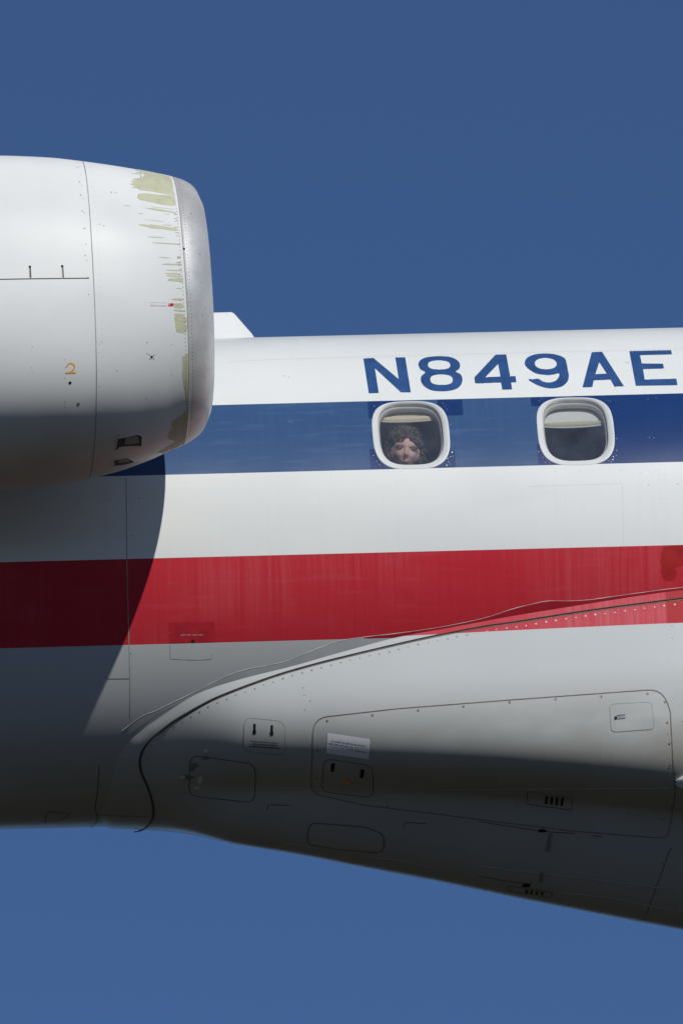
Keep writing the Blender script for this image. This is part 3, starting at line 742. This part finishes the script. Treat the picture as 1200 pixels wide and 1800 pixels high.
# joints of the skin
s = Sheet()
s.ribbon([(222, 840), (223.5, 985), (227, 1130), (228.5, 1200), (228.5, 1262)], .0035, F_fus, .0008)
s.ribbon([(188, 1193), (228, 1192.5)], .0035, F_fus, .0011, smooth=False)
s.ribbon([(299, 1133), (300, 1158)], .0025, F_fus, .0008, smooth=False); s.ribbon([(300, 1158), (345, 1160), (372, 1158)], .002, F_fus, .0011, wf=lambda t: .6 + .6 * np.abs(np.sin(9 * t)))
s.ribbon([(372, 1158), (374, 1150)], .002, F_fus, .0008, smooth=False)
s.build('skin_joint', [M['gapsoft']], fus)
s = Sheet()
for L in ([(400, 636), (490, 631.5), (640, 627), (900, 620), (1250, 612)],): s.ribbon(L, .0022, F_fus, .0004, smooth=False)
for L in ([(186, 841), (187, 983)], [(1093, 850), (1094, 958)], [(930, 855), (1093, 850)]): s.ribbon(L, .0020, F_fus, .0004, smooth=False)
s.build('skin_lap', [M['seamgrey']], fus)
s = Sheet()
lapx = np.arange(405, 1240, 8.5); lapy = np.interp(lapx, [400, 490, 640, 900, 1250], [636, 631.5, 627, 620, 612]) + 3.5
s.dots(np.stack([lapx, lapy], 1), .0016, F_fus, sides=6)
for x_ in (218.5, 231.5): s.dots([(x_ + (y_ - 840) * .012, y_) for y_ in list(np.arange(846, 975, 8.5)) + list(np.arange(1142, 1260, 8.5))], .0017, F_fus, sides=6)
for x_ in (1153, 1162): s.dots([(x_ + (y_ - 700) * .045, y_) for y_ in np.arange(826, 955, 8.5)], .0016, F_fus, sides=6)
s.build('rivet_rows', [simple('rivet_paint', (.50, .51, .51), .5)], fus, kind='stuff')
s = Sheet(); s.dots([(339, 1127)], .0085, F_fus); s.build('drain_hole', [M['black']], fus)
s = Sheet(); s.dots([(193.5, 878), (244.5, 875.5), (508, 663), (499, 661), (1100, 637), (1103, 638)], .003, F_fus)
s.dots([(1139, 853), (1190, 851), (298, 1112), (232, 942), (222, 945), (230, 1149), (229, 1175)], .0026, F_fus)
s.build('surface_nicks', [M['fast']], fus, kind='stuff')
s = Sheet()
for i, (xa, xb) in enumerate([(318, 327), (329, 336), (338, 347), (349, 357)]): s.poly([[(xa, 1114.5 - .02 * i), (xb, 1114.3), (xb, 1117.6), (xa, 1117.8)]], F_fus, .0010)
s.build('stencil_text', [simple('stencil_pink', (.42, .16, .17), .6)], fus)
sp_ = [(794, 795, 1.6), (786, 806, 1.2), (791, 803, 1), (788, 812, .9), (784.5, 818, 1.3), (781, 806, .9), (790, 816, .8), (795, 802, .8), (657.5, 714, 1.1), (660, 720, .7), (656, 801, .9), (662, 811, .8), (667, 817, .8), (653, 805, .7), (778, 709, .8), (781, 714, .7), (785, 720, .7), (792, 746, .8), (1083, 771, .9), (1083, 792, .9), (1077, 803, 1.2), (1076, 808, 1.4), (1082, 801, .8), (1073, 812, .9), (1069, 810, .7), (946, 794, .9), (953, 804, .8), (958, 813, .8), (965, 813, .7), (952, 700.5, .9), (947, 705, .8), (1072, 705, .8), (1068, 704, .6), (993, 826, 1), (1018, 826.5, 1.3), (975, 828, .8), (1053, 825, 1.1), (1093, 824.5, 1.4), (1126, 831, 1.3), (1153, 829, .9), (704, 834, .9), (711, 834, .9), (748, 833, .7), (1148, 770, .7), (1160, 815, 1.4), (1140, 769, .8), (1138, 701.5, .8), (1152, 700, .8), (513, 742, .8), (508, 741, .6)]
s = Sheet(); s.dots([(a, b) for a, b, c in sp_], [c * .0022 for a, b, c in sp_], F_fus, .0012, sides=6, dome=.0006); s.build('bright_fasteners', [M['fastpale']], fus, kind='stuff')

# filler strip and bead along the top of the fairing
bead = [(215, 1285), (232, 1272), (250, 1258.5), (275, 1249), (300, 1237), (340, 1217), (380, 1197), (410, 1184), (440, 1175), (475, 1169), (505, 1162), (535, 1150), (565, 1138), (600, 1126), (640, 1120), (700, 1113), (780, 1101), (850, 1086), (900, 1071), (930, 1063), (962, 1057), (1000, 1056), (1035, 1054.5), (1100, 1045), (1160, 1037), (1200, 1033), (1280, 1024)]
s = Sheet(); s.ribbon([(x + random.uniform(-.6, .6), y + random.uniform(-.5, .5)) for x, y in bead], .0036, F_fus, .0007, raised=.0008, wf=lambda t: .75 + .35 * np.sin(37 * t) * np.sin(91 * t + 1)); s.build('sealant_bead', [M['bead']], fus)
M['filler'] = simple('filler_strip', (.42, .44, .45), .45, var=.05, scale=8); M['fillred'] = simple('red_filler_strip', (.33, .015, .026), .4, var=.1, scale=8)
bandlow = [(x, y + 3) for x, y in band]
def clip_strip(x0_, x1_):
    bx = catmull(bead, 6); lx_ = catmull([(215, 1302)] + bandlow, 6)
    xs_ = np.arange(x0_, x1_ + 1, 6.0); up = [(x, float(np.interp(x, bx[:, 0], bx[:, 1]))) for x in xs_]; dn = [(x, float(np.interp(x, lx_[:, 0], lx_[:, 1]))) for x in xs_]
    return up + dn[::-1]
s = Sheet(); s.poly([clip_strip(225, 640)], F_fus, .0006, step=1.0); 
rb = lambda x: 1139.5 + (x - 10) * (1121 - 1139.5) / 690
top = [(x, max(rb(x), 0)) for x in np.arange(640, 770, 6.)]; lowp = [(x, float(np.interp(x, [b[0] for b in band], [b[1] for b in band])) + 3) for x in np.arange(640, 770, 6.)]
ov = [(x, y) for x, y in top]; s.poly([[p for p in top if p[1] < np.interp(p[0], [b[0] for b in band], [b[1] for b in band]) + 3] + [p for p, t in list(zip(lowp, top))[::-1] if t[1] < p[1]]], F_fus, .0006)
s.build('filler_strip', [M['filler']], fus)
xs_ = np.arange(646, 1260, 6.); bx = catmull(bead, 6)
up = [(x, float(np.interp(x, bx[:, 0], bx[:, 1]))) for x in xs_]; dn = [(x, float(min(rb(x), np.interp(x, [b[0] for b in band], [b[1] for b in band]) + 3))) for x in xs_]
ok = [i for i in range(len(xs_)) if dn[i][1] > up[i][1] + .3]
s = Sheet(); s.poly([[up[i] for i in ok] + [dn[i] for i in ok[::-1]]], F_fus, .0007, step=.7); s.build('filler_strip', [M['fillred']], fus)

# ------------------------------------------------------------------ fairing: seal, panels, hatches
seam = [(1290, 1040), (1200, 1051), (1125, 1060.5), (1025, 1074), (900, 1093.5), (860, 1099), (800, 1110), (730, 1124.5), (650, 1143), (600, 1155), (560, 1165), (500, 1182), (450, 1199), (400, 1218), (370, 1231), (335, 1250), (305, 1268), (280, 1287), (262, 1303), (250, 1322), (246, 1340), (249, 1358), (256, 1374), (263, 1392), (268, 1410), (270, 1425), (268, 1440), (260, 1452), (247, 1460), (236, 1462)]
s = Sheet(); s.ribbon(seam, .010, F_skin, .0008, raised=.003, wf=lambda t: .75 + .45 * sstep((t - .6) / .3)); s.build('rubber_seal', [M['rubber']], fair)
s = Sheet(); s.ribbon([(x, y + 2.6) for x, y in seam[:18]], .004, F_skin, .0008, mi=0); s.build('sealant_line', [M['brown']], fair)
def along(pl, d, start=0, end=None):
    q = catmull(pl, 1.0); L = np.concatenate([[0], np.cumsum(np.hypot(*np.diff(q, axis=0).T))]); end = end or L[-1]
    t = np.arange(start, end, d); return np.stack([np.interp(t, L, q[:, 0]), np.interp(t, L, q[:, 1])], 1)
off_ = [(x + 1.5, y + 9.5) for x, y in seam[1:20]]
A = along(off_, 17.5); pale = A[A[:, 0] > 826]; dark = A[A[:, 0] <= 826]
s = Sheet(); s.dots(dark + np.random.default_rng(6).normal(0, .35, dark.shape), np.random.default_rng(7).uniform(.0026, .0042, len(dark)), F_skin, .0012, mi=0); s.dots(pale + np.random.default_rng(4).normal(0, .35, pale.shape), np.random.default_rng(5).uniform(.0030, .0048, len(pale)), F_skin, .0012, mi=1, dome=.0004)
s.dots([(307, 1277), (288, 1293), (271, 1313), (259, 1334), (216, 1334), (206, 1367), (205, 1396), (205, 1424), (252, 1389), (244, 1381)], .0034, F_skin, .0012)
s.dots([(1180, 1101), (1181, 1122), (535, 1222), (536, 1248), (1173, 1290), (1198, 1268), (545, 1232), (533, 1209)], .0026, F_skin, .0012)
s.build('seal_fasteners', [M['fast'], M['fastpale']], fair, kind='stuff')

def panel(name, outline, gapw, gapmat, proud=.0012, lab=None, mat=None, fill=True, extra=None, mats=()):
    s = Sheet()
    if fill: s.poly([outline], F_skin, proud, step=2.0, dx=12)
    s.ribbon(loop(outline), gapw, F_skin, proud + .0005, mi=1, smooth=False, step=4)
    if extra: extra(s)
    kw = {'label': lab} if lab else {}
    return s.build(name, [mat or M['fair'], gapmat] + list(mats), fair, **kw)
big = rrect([(551, 1262), (700, 1245.5), (900, 1230), (1163, 1211), (1177, 1250), (1182, 1340), (1186, 1390), (1173, 1474), (1000, 1460), (800, 1435), (640, 1415), (546, 1394)], [26, 5, 5, 26, 5, 5, 5, 14, 5, 5, 5, 20])
panel('access_panel', big, .0040, M['brown'], .0010, 'large rounded access panel covering most of the fairing side', fill=False)
for q_ in ([(575, 1267), (654.5, 1257), (734.5, 1248.5), (814, 1241.5), (895, 1234.5), (976, 1229), (1056, 1224), (1137, 1219.5), (1168, 1234), (1172, 1270), (1175.5, 1307), (1176.5, 1346), (558.5, 1319), (556, 1367), (681, 1418), (757, 1427), (1163, 1440), (1168, 1400)]): s = Sheet(); s.dots([q_], .0055, F_skin, .0018); s.build('panel_screw', [M['fast']], fair)
def latch(s):
    s.poly([[(1079, 1259.5), (1098, 1257.5), (1098.5, 1263), (1079.5, 1264.5)]], F_skin, .0040, mi=3); s.poly([[(1079, 1259.2), (1083, 1258.8), (1083.5, 1264.5), (1079.5, 1264.8)]], F_skin, .0050, mi=2); s.ribbon([(1083, 1257.6), (1098, 1256.4)], .003, F_skin, .002, mi=2)
panel('latch_door', rrect([(1070.5, 1238), (1144, 1234), (1149.5, 1281.5), (1073.5, 1287)], 9), .0022, M['gapsoft'], .0012, 'small square door with one metal latch', extra=latch, mats=(M['black'], M['steel']))
def slots(s):
    for x, y in ((447.5, 1272), (477.8, 1274.5)):
        s.poly([[(x - 2, y), (x + 2.2, y), (x + 2, y + 10), (x + 3, y + 13), (x + 2.5, y + 18), (x - 3, y + 18), (x - 3.4, y + 13), (x - 2, y + 9)]], F_skin, .0026, mi=2, step=.6)
    for (xa, xb, y) in ((441, 489, 1303), (444, 488, 1307), (438, 493, 1311.5)):
        x = xa
        while x < xb:
            w_ = random.uniform(4, 9); s.poly([[(x, y + (x - xa) * .07 - 1), (min(xb, x + w_), y + (x - xa) * .07 - .6), (min(xb, x + w_), y + (x - xa) * .07 + 1.2), (x, y + (x - xa) * .07 + .8)]], F_skin, .0024, mi=3, step=.6); x += w_ + .9
panel('service_door', rrect([(430, 1261), (500, 1268), (502, 1327), (428, 1320)], 14), .0022, M['gapsoft'], .0012, 'small door with two keyhole slots above lines of stencilled text', extra=slots, mats=(M['black'], M['darkink']))
panel('hatch', rrect([(335, 1327), (449, 1343), (448, 1411), (332, 1398)], 17), .0036, M['gap'], .0012, 'rounded hatch with grimy smears at its left edge')
for cx, cy, a, b in [(331, 1366, 13, 4), (352, 1371, 5, 8), (320, 1366, 6, 3), (344, 1345, 8, 5), (362, 1332, 7, 3), (346, 1384, 6, 3), (338, 1352, 5, 4), (363, 1320, 6, 4)]:
    s = Sheet(); s.poly([[(cx + a * math.cos(t) * (.7 + .5 * random.random()), cy + b * math.sin(t) * (.7 + .5 * random.random())) for t in np.linspace(0, 2 * math.pi, 13)[:-1]]], F_skin, .0020 + .0001 * cx % .0007, step=.7); s.build('grimy_smear', [M['stain'] if cx in (331, 344, 362, 338) else M['seamgrey']], fair)
def pslots(s):
    for x, y in ((585, 1341), (636.5, 1352)): s.poly([[(x - 3, y), (x + 4, y), (x + 2, y + 15), (x - 4, y + 15)]], F_skin, .0026, mi=2)
    s.poly([[(600, 1370), (610, 1371), (619, 1376), (612, 1378), (602, 1374)]], F_skin, .0026, mi=3)
panel('placard_door', rrect([(570, 1333), (655, 1346), (656, 1402), (565, 1391)], 14), .0030, M['gap'], .0012, 'shadowed door with two slots under the white placard', extra=pslots, mats=(M['black'], M['yellow']))
panel('hatch', rrect([(544, 1446), (640, 1453), (676, 1467), (673, 1499), (600, 1493), (539, 1483)], [13, 10, 13, 12, 5, 12]), .0036, M['gap'], .0020, 'long rounded hatch at the very bottom of the fairing')
def plac(s):
    for r_i, (xa, ya, xb, yb) in enumerate([(583, 1302, 643, 1311), (577.5, 1306, 647, 1317), (579, 1311.5, 645, 1323)]):
        x = xa; 
        while x < xb - 1:
            w_ = random.uniform(3, 9); x2 = min(xb, x + w_); ya_ = ya + (yb - ya) * (x - xa) / (xb - xa); yb_ = ya + (yb - ya) * (x2 - xa) / (xb - xa)
            s.poly([[(x, ya_ - .9), (x2, yb_ - .9), (x2, yb_ + .8), (x, ya_ + .8)]], F_skin, .0022, mi=2, step=.6); x = x2 + 1.2
s = Sheet(); s.poly([[(576, 1288), (650.5, 1299), (648, 1334.5), (573.5, 1323.5)]], F_skin, .0016); plac(s); s.I = [0 if i == 0 else 1 for i in s.I]
s.build('placard', [M['decal'], M['ink']], fair, label='white sticker with three faint lines of small print')
def vent(x, y, w_, h, pitch, out):
    s = Sheet(); s.ribbon(loop(rrect(out, 3)), .003, F_skin, .0015, mi=1, smooth=False)
    for i in range(4): s.poly([[(x + i * pitch, y + i), (x + i * pitch + w_, y + i), (x + i * pitch + w_ - 1.5, y + h + i), (x + i * pitch - 1.5, y + h + i)]], F_skin, .0022, mi=0)
    s.build('louvred_vent', [M['black'], M['gap']], fair)
vent(958, 1399, 4.6, 14, 9.2, [(926, 1391), (1005, 1402), (1004, 1424), (925, 1413)])
vent(924, 1564, 3.6, 6, 9, [(894, 1557), (970, 1568), (968, 1578), (892, 1566)])
s = Sheet()
for L in ([(842, 1444), (900, 1453), (955, 1461), (1010, 1465)], [(1040, 1469), (1058, 1471)], [(470, 1424), (472, 1415), (510, 1416)], [(710, 1456), (712, 1446), (750, 1448)], [(80, 1447), (85, 1428), (122, 1430), (118, 1436), (90, 1446)], [(175, 1345), (172, 1390), (168, 1420), (172, 1436), (168, 1448), (158, 1455)], [(1178, 1490), (1135, 1605), (1128, 1615)], [(842, 1540), (900, 1550), (935, 1553)], [(168, 1432), (262, 1436)], [(1190, 1376), (1230, 1374)]):
    s = Sheet(); s.ribbon(L, .0035, F_skin, .0012); s.build('belly_joint', [M['gap']], fair)
for (x, y) in [(953, 1460), (925, 1556)]: s = Sheet(); s.poly([[(x - 7, y - 2), (x + 3, y - 4), (x + 7, y), (x + 2, y + 4), (x - 8, y + 2)]], F_skin, .0020); s.build('drain_port', [M['black']], fair)
for q in ([(964, 1465), (971, 1465), (965, 1497), (957, 1496)], [(948, 1533), (955, 1533), (953, 1551), (946, 1550)]): s = Sheet(); s.poly([q], F_skin, .0020); s.build('belly_bracket', [M['fast']], fair)
s = Sheet()
for L in ([(500, 1386), (700, 1389), (960, 1387), (1180, 1386)], [(840, 1522), (900, 1530), (950, 1535), (1010, 1542), (1100, 1553), (1185, 1564)], [(500, 1482), (540, 1488), (560, 1492)], [(655, 1508), (700, 1512), (760, 1526)], [(990, 1570), (1060, 1577), (1130, 1590), (1200, 1604)], [(430, 1388), (500, 1386)]):
    s = Sheet(); s.ribbon(L, .005, F_skin, .0005, raised=.0022, step=8); s.build('belly_ridge', [M['fair']], fair)
s = Sheet(); s.dots([(935, 1531), (915, 1529), (848, 1516), (974, 1536)], [.004, .0025, .002, .002], F_skin, .003, dome=.003); s.build('ridge_glints', [M['steel']], fair, kind='stuff')  # bright domes added to stand in for small reflections on the ridge

# ------------------------------------------------------------------ dorsal antenna fairing on the crown
def dors():
    tipx = px_x(445, 700); V = []; Fc = []
    sec = [(-2.4, .168, .15), (-.30, .168, .15), (-.098, .169, .15), (-.084, .161, .145), (-.003, .066, .115), (.035, .0, .09), (.055, -.05, .07)]
    # x, height above crown, half width
    for dx, h, hw in sec:
        zt = 1.14 + h
        row = [(-hw - .03, 1.08), (-hw - .01, 1.11), (-hw * .96, zt - .03), (-hw * .85, zt - .008), (-hw * .6, zt), (0, zt + .002), (hw * .6, zt), (hw * .85, zt - .008), (hw * .96, zt - .03), (hw + .01, 1.11), (hw + .03, 1.08)]
        V += [(tipx + .088 + dx, y, z) for y, z in row]
    return V, grid_faces(len(sec), 11)
Vd, Fd = dors(); o = mesh('dorsal_fairing', Vd, Fd, M['nac'], plane, label='low white box fairing with a sloping front on top of the fuselage')
# ------------------------------------------------------------------ wing root
V = []
te_root = px_x(1188, 1372)
for k, (dy, tex, z, ch, th) in enumerate([(-.96, .0, -1.02, 3.2, .26), (-1.10, .06, -1.00, 3.1, .24), (-1.4, .26, -.96, 2.9, .30), (-3.5, .75, -.84, 2.4, .24), (-9.5, 1.6, -.5, 1.2, .12)]):
    for q in range(40):
        a = 2 * math.pi * q / 40; cx = (1 - math.cos(a)) / 2
        t_ = 5 * (.2969 * math.sqrt(cx) - .126 * cx - .3516 * cx ** 2 + .2843 * cx ** 3 - .1015 * cx ** 4)
        V.append((te_root + .0 + tex + ch * (1 - cx), dy, z + th * t_ * (1 if a < math.pi else -1) * .5 * 2 + .02 * math.sin(math.pi * cx)))
wg = mesh('right_wing', V, grid_faces(5, 40, True), M['wing'], plane)
up_ = [(1186.5, 1372.5), (1193, 1368), (1200, 1363.5), (1230, 1346), (1290, 1312)]; dn_ = [(1187.5, 1373.6), (1193, 1374.6), (1200, 1374.6), (1230, 1375), (1290, 1376)]
Pu = hit([q[0] for q in up_], [q[1] for q in up_], F_skin); V = []
for p, q in zip(Pu, dn_):
    y_ = p[1] - .02; b_ = plane_pt([q[0]], [q[1]], y_)[0]; V += [p + [0, .01, .0], p + [0, -.02, -.004], b_, b_ + [0, .25, .01]]
mesh('wing_root_fillet', V, [tuple(reversed(q)) for q in grid_faces(5, 4)], M['nac'], wg)

# ------------------------------------------------------------------ child at the window
def head_center():
    d = rays([711], [795])[0]; P = hit([711], [795], F_fus)[0]; return P + d * .185
HC = head_center()
fw = CAM - HC; fw /= np.linalg.norm(fw); fw = fw + .10 * rv + .20 * uv; fw /= np.linalg.norm(fw)
hup = uv * math.cos(.10) + rv * math.sin(.10)                      # head tipped a little
hup = hup - (hup @ fw) * fw; hup /= np.linalg.norm(hup); hs = np.cross(fw, hup)   # hs: image left .. toward -rv?
if hs @ rv < 0: hs = -hs
def HL(a, b, c): return HC + a * hs + b * fw + c * hup              # right, forward, up
def head_mesh():
    nu, nv = 72, 64; V = []
    G = lambda a, c, a0, c0, s, t=None: math.exp(-((a - a0) / s) ** 2 - ((c - c0) / (t or s)) ** 2)
    for i in range(nv + 1):
        v = -math.pi / 2 + math.pi * i / nv
        for j in range(nu):
            q = 2 * math.pi * j / nu; dx, dy, dz = math.cos(v) * math.sin(q), math.cos(v) * math.cos(q), math.sin(v)
            a, b, c = .064 * dx, .084 * dy, .102 * dz
            if c < 0: a *= 1 - .25 * (c / -.102) ** 2
            if dy > 0:
                push = .024 * G(a, c, 0, -.030, .009, .010) + .012 * G(a, c, 0, -.012, .007, .018) - .008 * G(a, c, .031, .002, .015, .011) - .008 * G(a, c, -.031, .002, .015, .011)
                push += .006 * G(a, c, 0, .020, .045, .010) + .008 * G(a, c, .036, -.03, .017) + .008 * G(a, c, -.036, -.03, .017) + .007 * G(a, c, 0, -.054, .017, .006) + .006 * G(a, c, 0, -.066, .014, .006) + .010 * G(a, c, 0, -.092, .022, .014) - .005 * G(a, c, 0, -.060, .022, .0022)
                b += push * min(1, dy * 2)
            if abs(abs(dx) - 1) < .2 and abs(dy) < .35 and -.045 < c < .015: a *= 1.08
            V.append(HL(a, b, c))
    return V, grid_faces(nv + 1, nu, True)
Vh, Fh = head_mesh()
def tube_bm(bm, pts, rads, k=12):
    pts = [np.array(p, float) for p in pts]; rows = []
    for i, (p, r_) in enumerate(zip(pts, rads)):
        t = pts[min(i + 1, len(pts) - 1)] - pts[max(i - 1, 0)]; t /= np.linalg.norm(t); a = np.cross(t, [.3, .9, .1]); a /= np.linalg.norm(a); b = np.cross(t, a)
        rows.append([bm.verts.new(p + r_ * (math.cos(q) * a + math.sin(q) * b)) for q in np.linspace(0, 2 * math.pi, k, endpoint=False)])
    for r1, r2 in zip(rows, rows[1:]):
        for j in range(k): bm.faces.new((r1[j], r1[(j + 1) % k], r2[(j + 1) % k], r2[j]))
    bm.faces.new(rows[0][::-1]); bm.faces.new(rows[-1])
bm = bmesh.new(); vs = [bm.verts.new(v) for v in Vh]
for q in Fh:
    try: bm.faces.new([vs[i] for i in q])
    except Exception: pass
nb = HL(0, -.04, -.075); X0 = nb[0]; yb = nb[1] + .05
neck = np.array([X0, yb, nb[2] - .07]); hip = np.array([X0 - .02, -.50, neck[2] - .36])
tube_bm(bm, [HL(0, -.02, -.04), nb, neck], [.040, .040, .045])
tube_bm(bm, [neck + [0, 0, .02], neck - [0, 0, .05], neck - [0, 0, .2], hip], [.05, .105, .10, .105], 16)
for sg in (-1, 1):
    sh = neck + np.array([sg * .10, .0, -.05]); el = sh + np.array([sg * .05, .08, -.18]); wr = el + np.array([-sg * .02, -.06, -.13])
    tube_bm(bm, [neck - [0, 0, .05], sh, (sh + el) / 2, el, wr], [.045, .042, .034, .030, .021])
    tube_bm(bm, [wr, wr + [0, -.03, -.015], wr + [0, -.065, -.02]], [.020, .026, .022])
    for fi in range(4):
        b0 = wr + np.array([(fi - 1.5) * .013, -.055, -.02]); L_ = [.045, .052, .048, .038][fi]; tube_bm(bm, [b0, b0 + [0, -L_ * .5, -.008], b0 + [0, -L_ * .85, -.026]], [.0075, .0070, .0055], 8)
    b0 = wr + np.array([-sg * .02, -.02, -.012]); tube_bm(bm, [b0, b0 + [-sg * .018, -.022, -.008], b0 + [-sg * .022, -.045, -.012]], [.009, .008, .006], 8)
    kn = hip + np.array([sg * .10, -.08, -.12]) ; an = kn + np.array([0, .22, -.10])
    tube_bm(bm, [hip, hip + [sg * .06, 0, -.02], (hip + kn) / 2 + [sg * .03, 0, 0], kn, an, an + [0, .06, .02]], [.09, .075, .065, .050, .032, .028])
me = bpy.data.meshes.new('tmp'); bm.to_mesh(me); bm.free(); tmp = bpy.data.objects.new('tmp', me); COL.objects.link(tmp)
rm = tmp.modifiers.new('r', 'REMESH'); rm.mode = 'VOXEL'; rm.voxel_size = .0036; rm.use_smooth_shade = True
dg = bpy.context.evaluated_depsgraph_get(); me2 = bpy.data.meshes.new_from_object(tmp.evaluated_get(dg)); bpy.data.objects.remove(tmp)
def skin_mat():
    m, t, b = new_mat('skin'); n = N(t); nf = n.noise((1, 1, 1), 60, 3); c = n.mix(n.ss(nf, .35, .65), (.72, .42, .36), (.78, .49, .43)); n.put(b.inputs['Base Color'], c); b.inputs['Roughness'].default_value = .5; b.inputs['Subsurface Weight'].default_value = .0
    return m
M['skinm'] = skin_mat(); me2.name = 'person'; me2.materials.clear(); me2.materials.append(M['skinm'])
person = bpy.data.objects.new('person', me2); link(person, None, 'child with curly brown hair looking out of the left window below its beige shade', 'person')
M['hair'] = simple('brown_hair', (.15, .105, .075), .95, var=.3, scale=25); M['eyew'] = simple('eye_white', (.40, .37, .36), .4); M['iris'] = simple('iris', (.06, .045, .04), .2); M['lips'] = simple('lips', (.50, .26, .23), .5); M['brow'] = simple('eyebrow', (.30, .18, .13), .7); M['shirt'] = simple('grey_shirt', (.10, .12, .16), .8)
for sg in (-1, 1):
    e = HL(sg * .031, .0655, .001); bm = bmesh.new(); bmesh.ops.create_uvsphere(bm, u_segments=16, v_segments=12, radius=.0105); bmesh.ops.translate(bm, vec=e - fw * .0015, verts=bm.verts); eo = bmobj('eye', bm, M['eyew'], person)
    bm = bmesh.new(); bmesh.ops.create_uvsphere(bm, u_segments=12, v_segments=8, radius=.0054); bmesh.ops.translate(bm, vec=HL(sg * .031 + .003, .0705, -.0005), verts=bm.verts); bmobj('iris', bm, M['iris'], eo)
    bm = bmesh.new(); tube_bm(bm, [HL(sg * .010, .0805, .0085), HL(sg * .024, .077, .0135), HL(sg * .038, .068, .0155), HL(sg * .050, .054, .010)], [.0035, .0055, .0050, .002], 8); bmobj('eyebrow', bm, M['brow'], person)
    bm = bmesh.new(); tube_bm(bm, [HL(sg * .017, .0725, .002), HL(sg * .030, .0765, .0060), HL(sg * .045, .065, .0025)], [.0030, .0046, .0030], 6); bmobj('eyelid', bm, M['brow'], person)
for sg in (-1, 1):
    pass
bm = bmesh.new(); tube_bm(bm, [HL(-.022, .066, -.061), HL(-.010, .0765, -.058), HL(0, .079, -.0595), HL(.010, .0765, -.058), HL(.022, .066, -.061)], [.001, .0035, .004, .0035, .001], 8); bmobj('mouth', bm, M['lips'], person)
# curls: short coiled locks rooted over the scalp
hv = []; hf = []
r_ = random.Random(5)
def lock(p, dirv, side, L, rr, turns, cr, seg=14, k=5):
    base = len(hv); rows = []
    a = np.cross(dirv, side); a /= np.linalg.norm(a); b = np.cross(dirv, a)
    ph = r_.random() * 6.28
    for i in range(seg + 1):
        t = i / seg; c = p + dirv * L * t + cr * (math.cos(ph + turns * 6.28 * t) * a + math.sin(ph + turns * 6.28 * t) * b) - hup * (.03 if (p - HC) @ fw < 0 else .008) * t * t
        w_ = rr * (1 - .55 * t)
        for j in range(k):
            q = 6.28 * j / k; hv.append(c + w_ * (math.cos(q) * a + math.sin(q) * b))
    hf.extend([tuple(base + i for i in q) for q in grid_faces(seg + 1, k, True)])
for i in range(900):
    v = math.asin(r_.uniform(-.35, 1)); q = r_.uniform(0, 2 * math.pi); dx, dy, dz = math.cos(v) * math.sin(q), math.cos(v) * math.cos(q), math.sin(v)
    if dy > .15 and dz < .52 + .12 * math.sin(7 * dx + 1) - .55 * max(0, abs(dx) - .35): continue
    if dy > .05 and dz < .05 and abs(dx) < .80: continue
    p = HL(.066 * dx, .082 * dy, .100 * dz); nrm = (p - HC); nrm /= np.linalg.norm(nrm)
    dd = nrm * r_.uniform(.35, .9) + hs * r_.uniform(-.7, .7) + fw * r_.uniform(-.3, .35) + hup * (r_.uniform(-.6, .2) if dy < .1 else r_.uniform(-.05, .5)); dd /= np.linalg.norm(dd)
    lock(p - nrm * .004, dd, nrm + .1 * hs, r_.uniform(.022, .046), r_.uniform(.005, .009), r_.uniform(.7, 1.6), r_.uniform(.005, .010))
nu_, nv_ = 48, 24; base = len(hv)
for i in range(nv_ + 1):
    v = -.45 + (math.pi / 2 + .45) * i / nv_
    for j in range(nu_):
        q = 2 * math.pi * j / nu_; dx, dy, dz = math.cos(v) * math.sin(q), math.cos(v) * math.cos(q), math.sin(v)
        k_ = 1.0 if not (dy > .25 and dz < .50 - .5 * max(0, abs(dx) - .35)) else .80
        bump_ = 1 + .07 * math.sin(9 * q + 3 * v) * math.cos(7 * v) 
        hv.append(HL(.080 * dx * k_ * bump_, .096 * dy * k_ * bump_, .114 * dz * k_ * bump_))
hf.extend(grid_faces(nv_ + 1, nu_, True, base))
mesh('hair', hv, hf, M['hair'], person)
bm = bmesh.new(); tube_bm(bm, [neck + [0, 0, .005], neck - [0, 0, .05], neck - [0, 0, .2], hip - [0, 0, .03]], [.062, .118, .113, .118], 24); bmobj('shirt', bm, M['shirt'], person)
# seat the child kneels on
bmobj('seat_cushion', box((X0, hip[1] + .10, hip[2] - .20), (.50, .44, .10), .03), M['seat'], plane)
bmobj('seat_back', box((X0 - .34, hip[1] + .10, hip[2] + .02), (.11, .46, .80), .04, ry=-.15), M['seat'], plane)

# report of some positions for checking
print('WX', WX, 'WT deg', math.degrees(WT), 'HC', HC, 'proj', proj(HC))
print('ground z', GROUND_Z, 'sun', sdir)
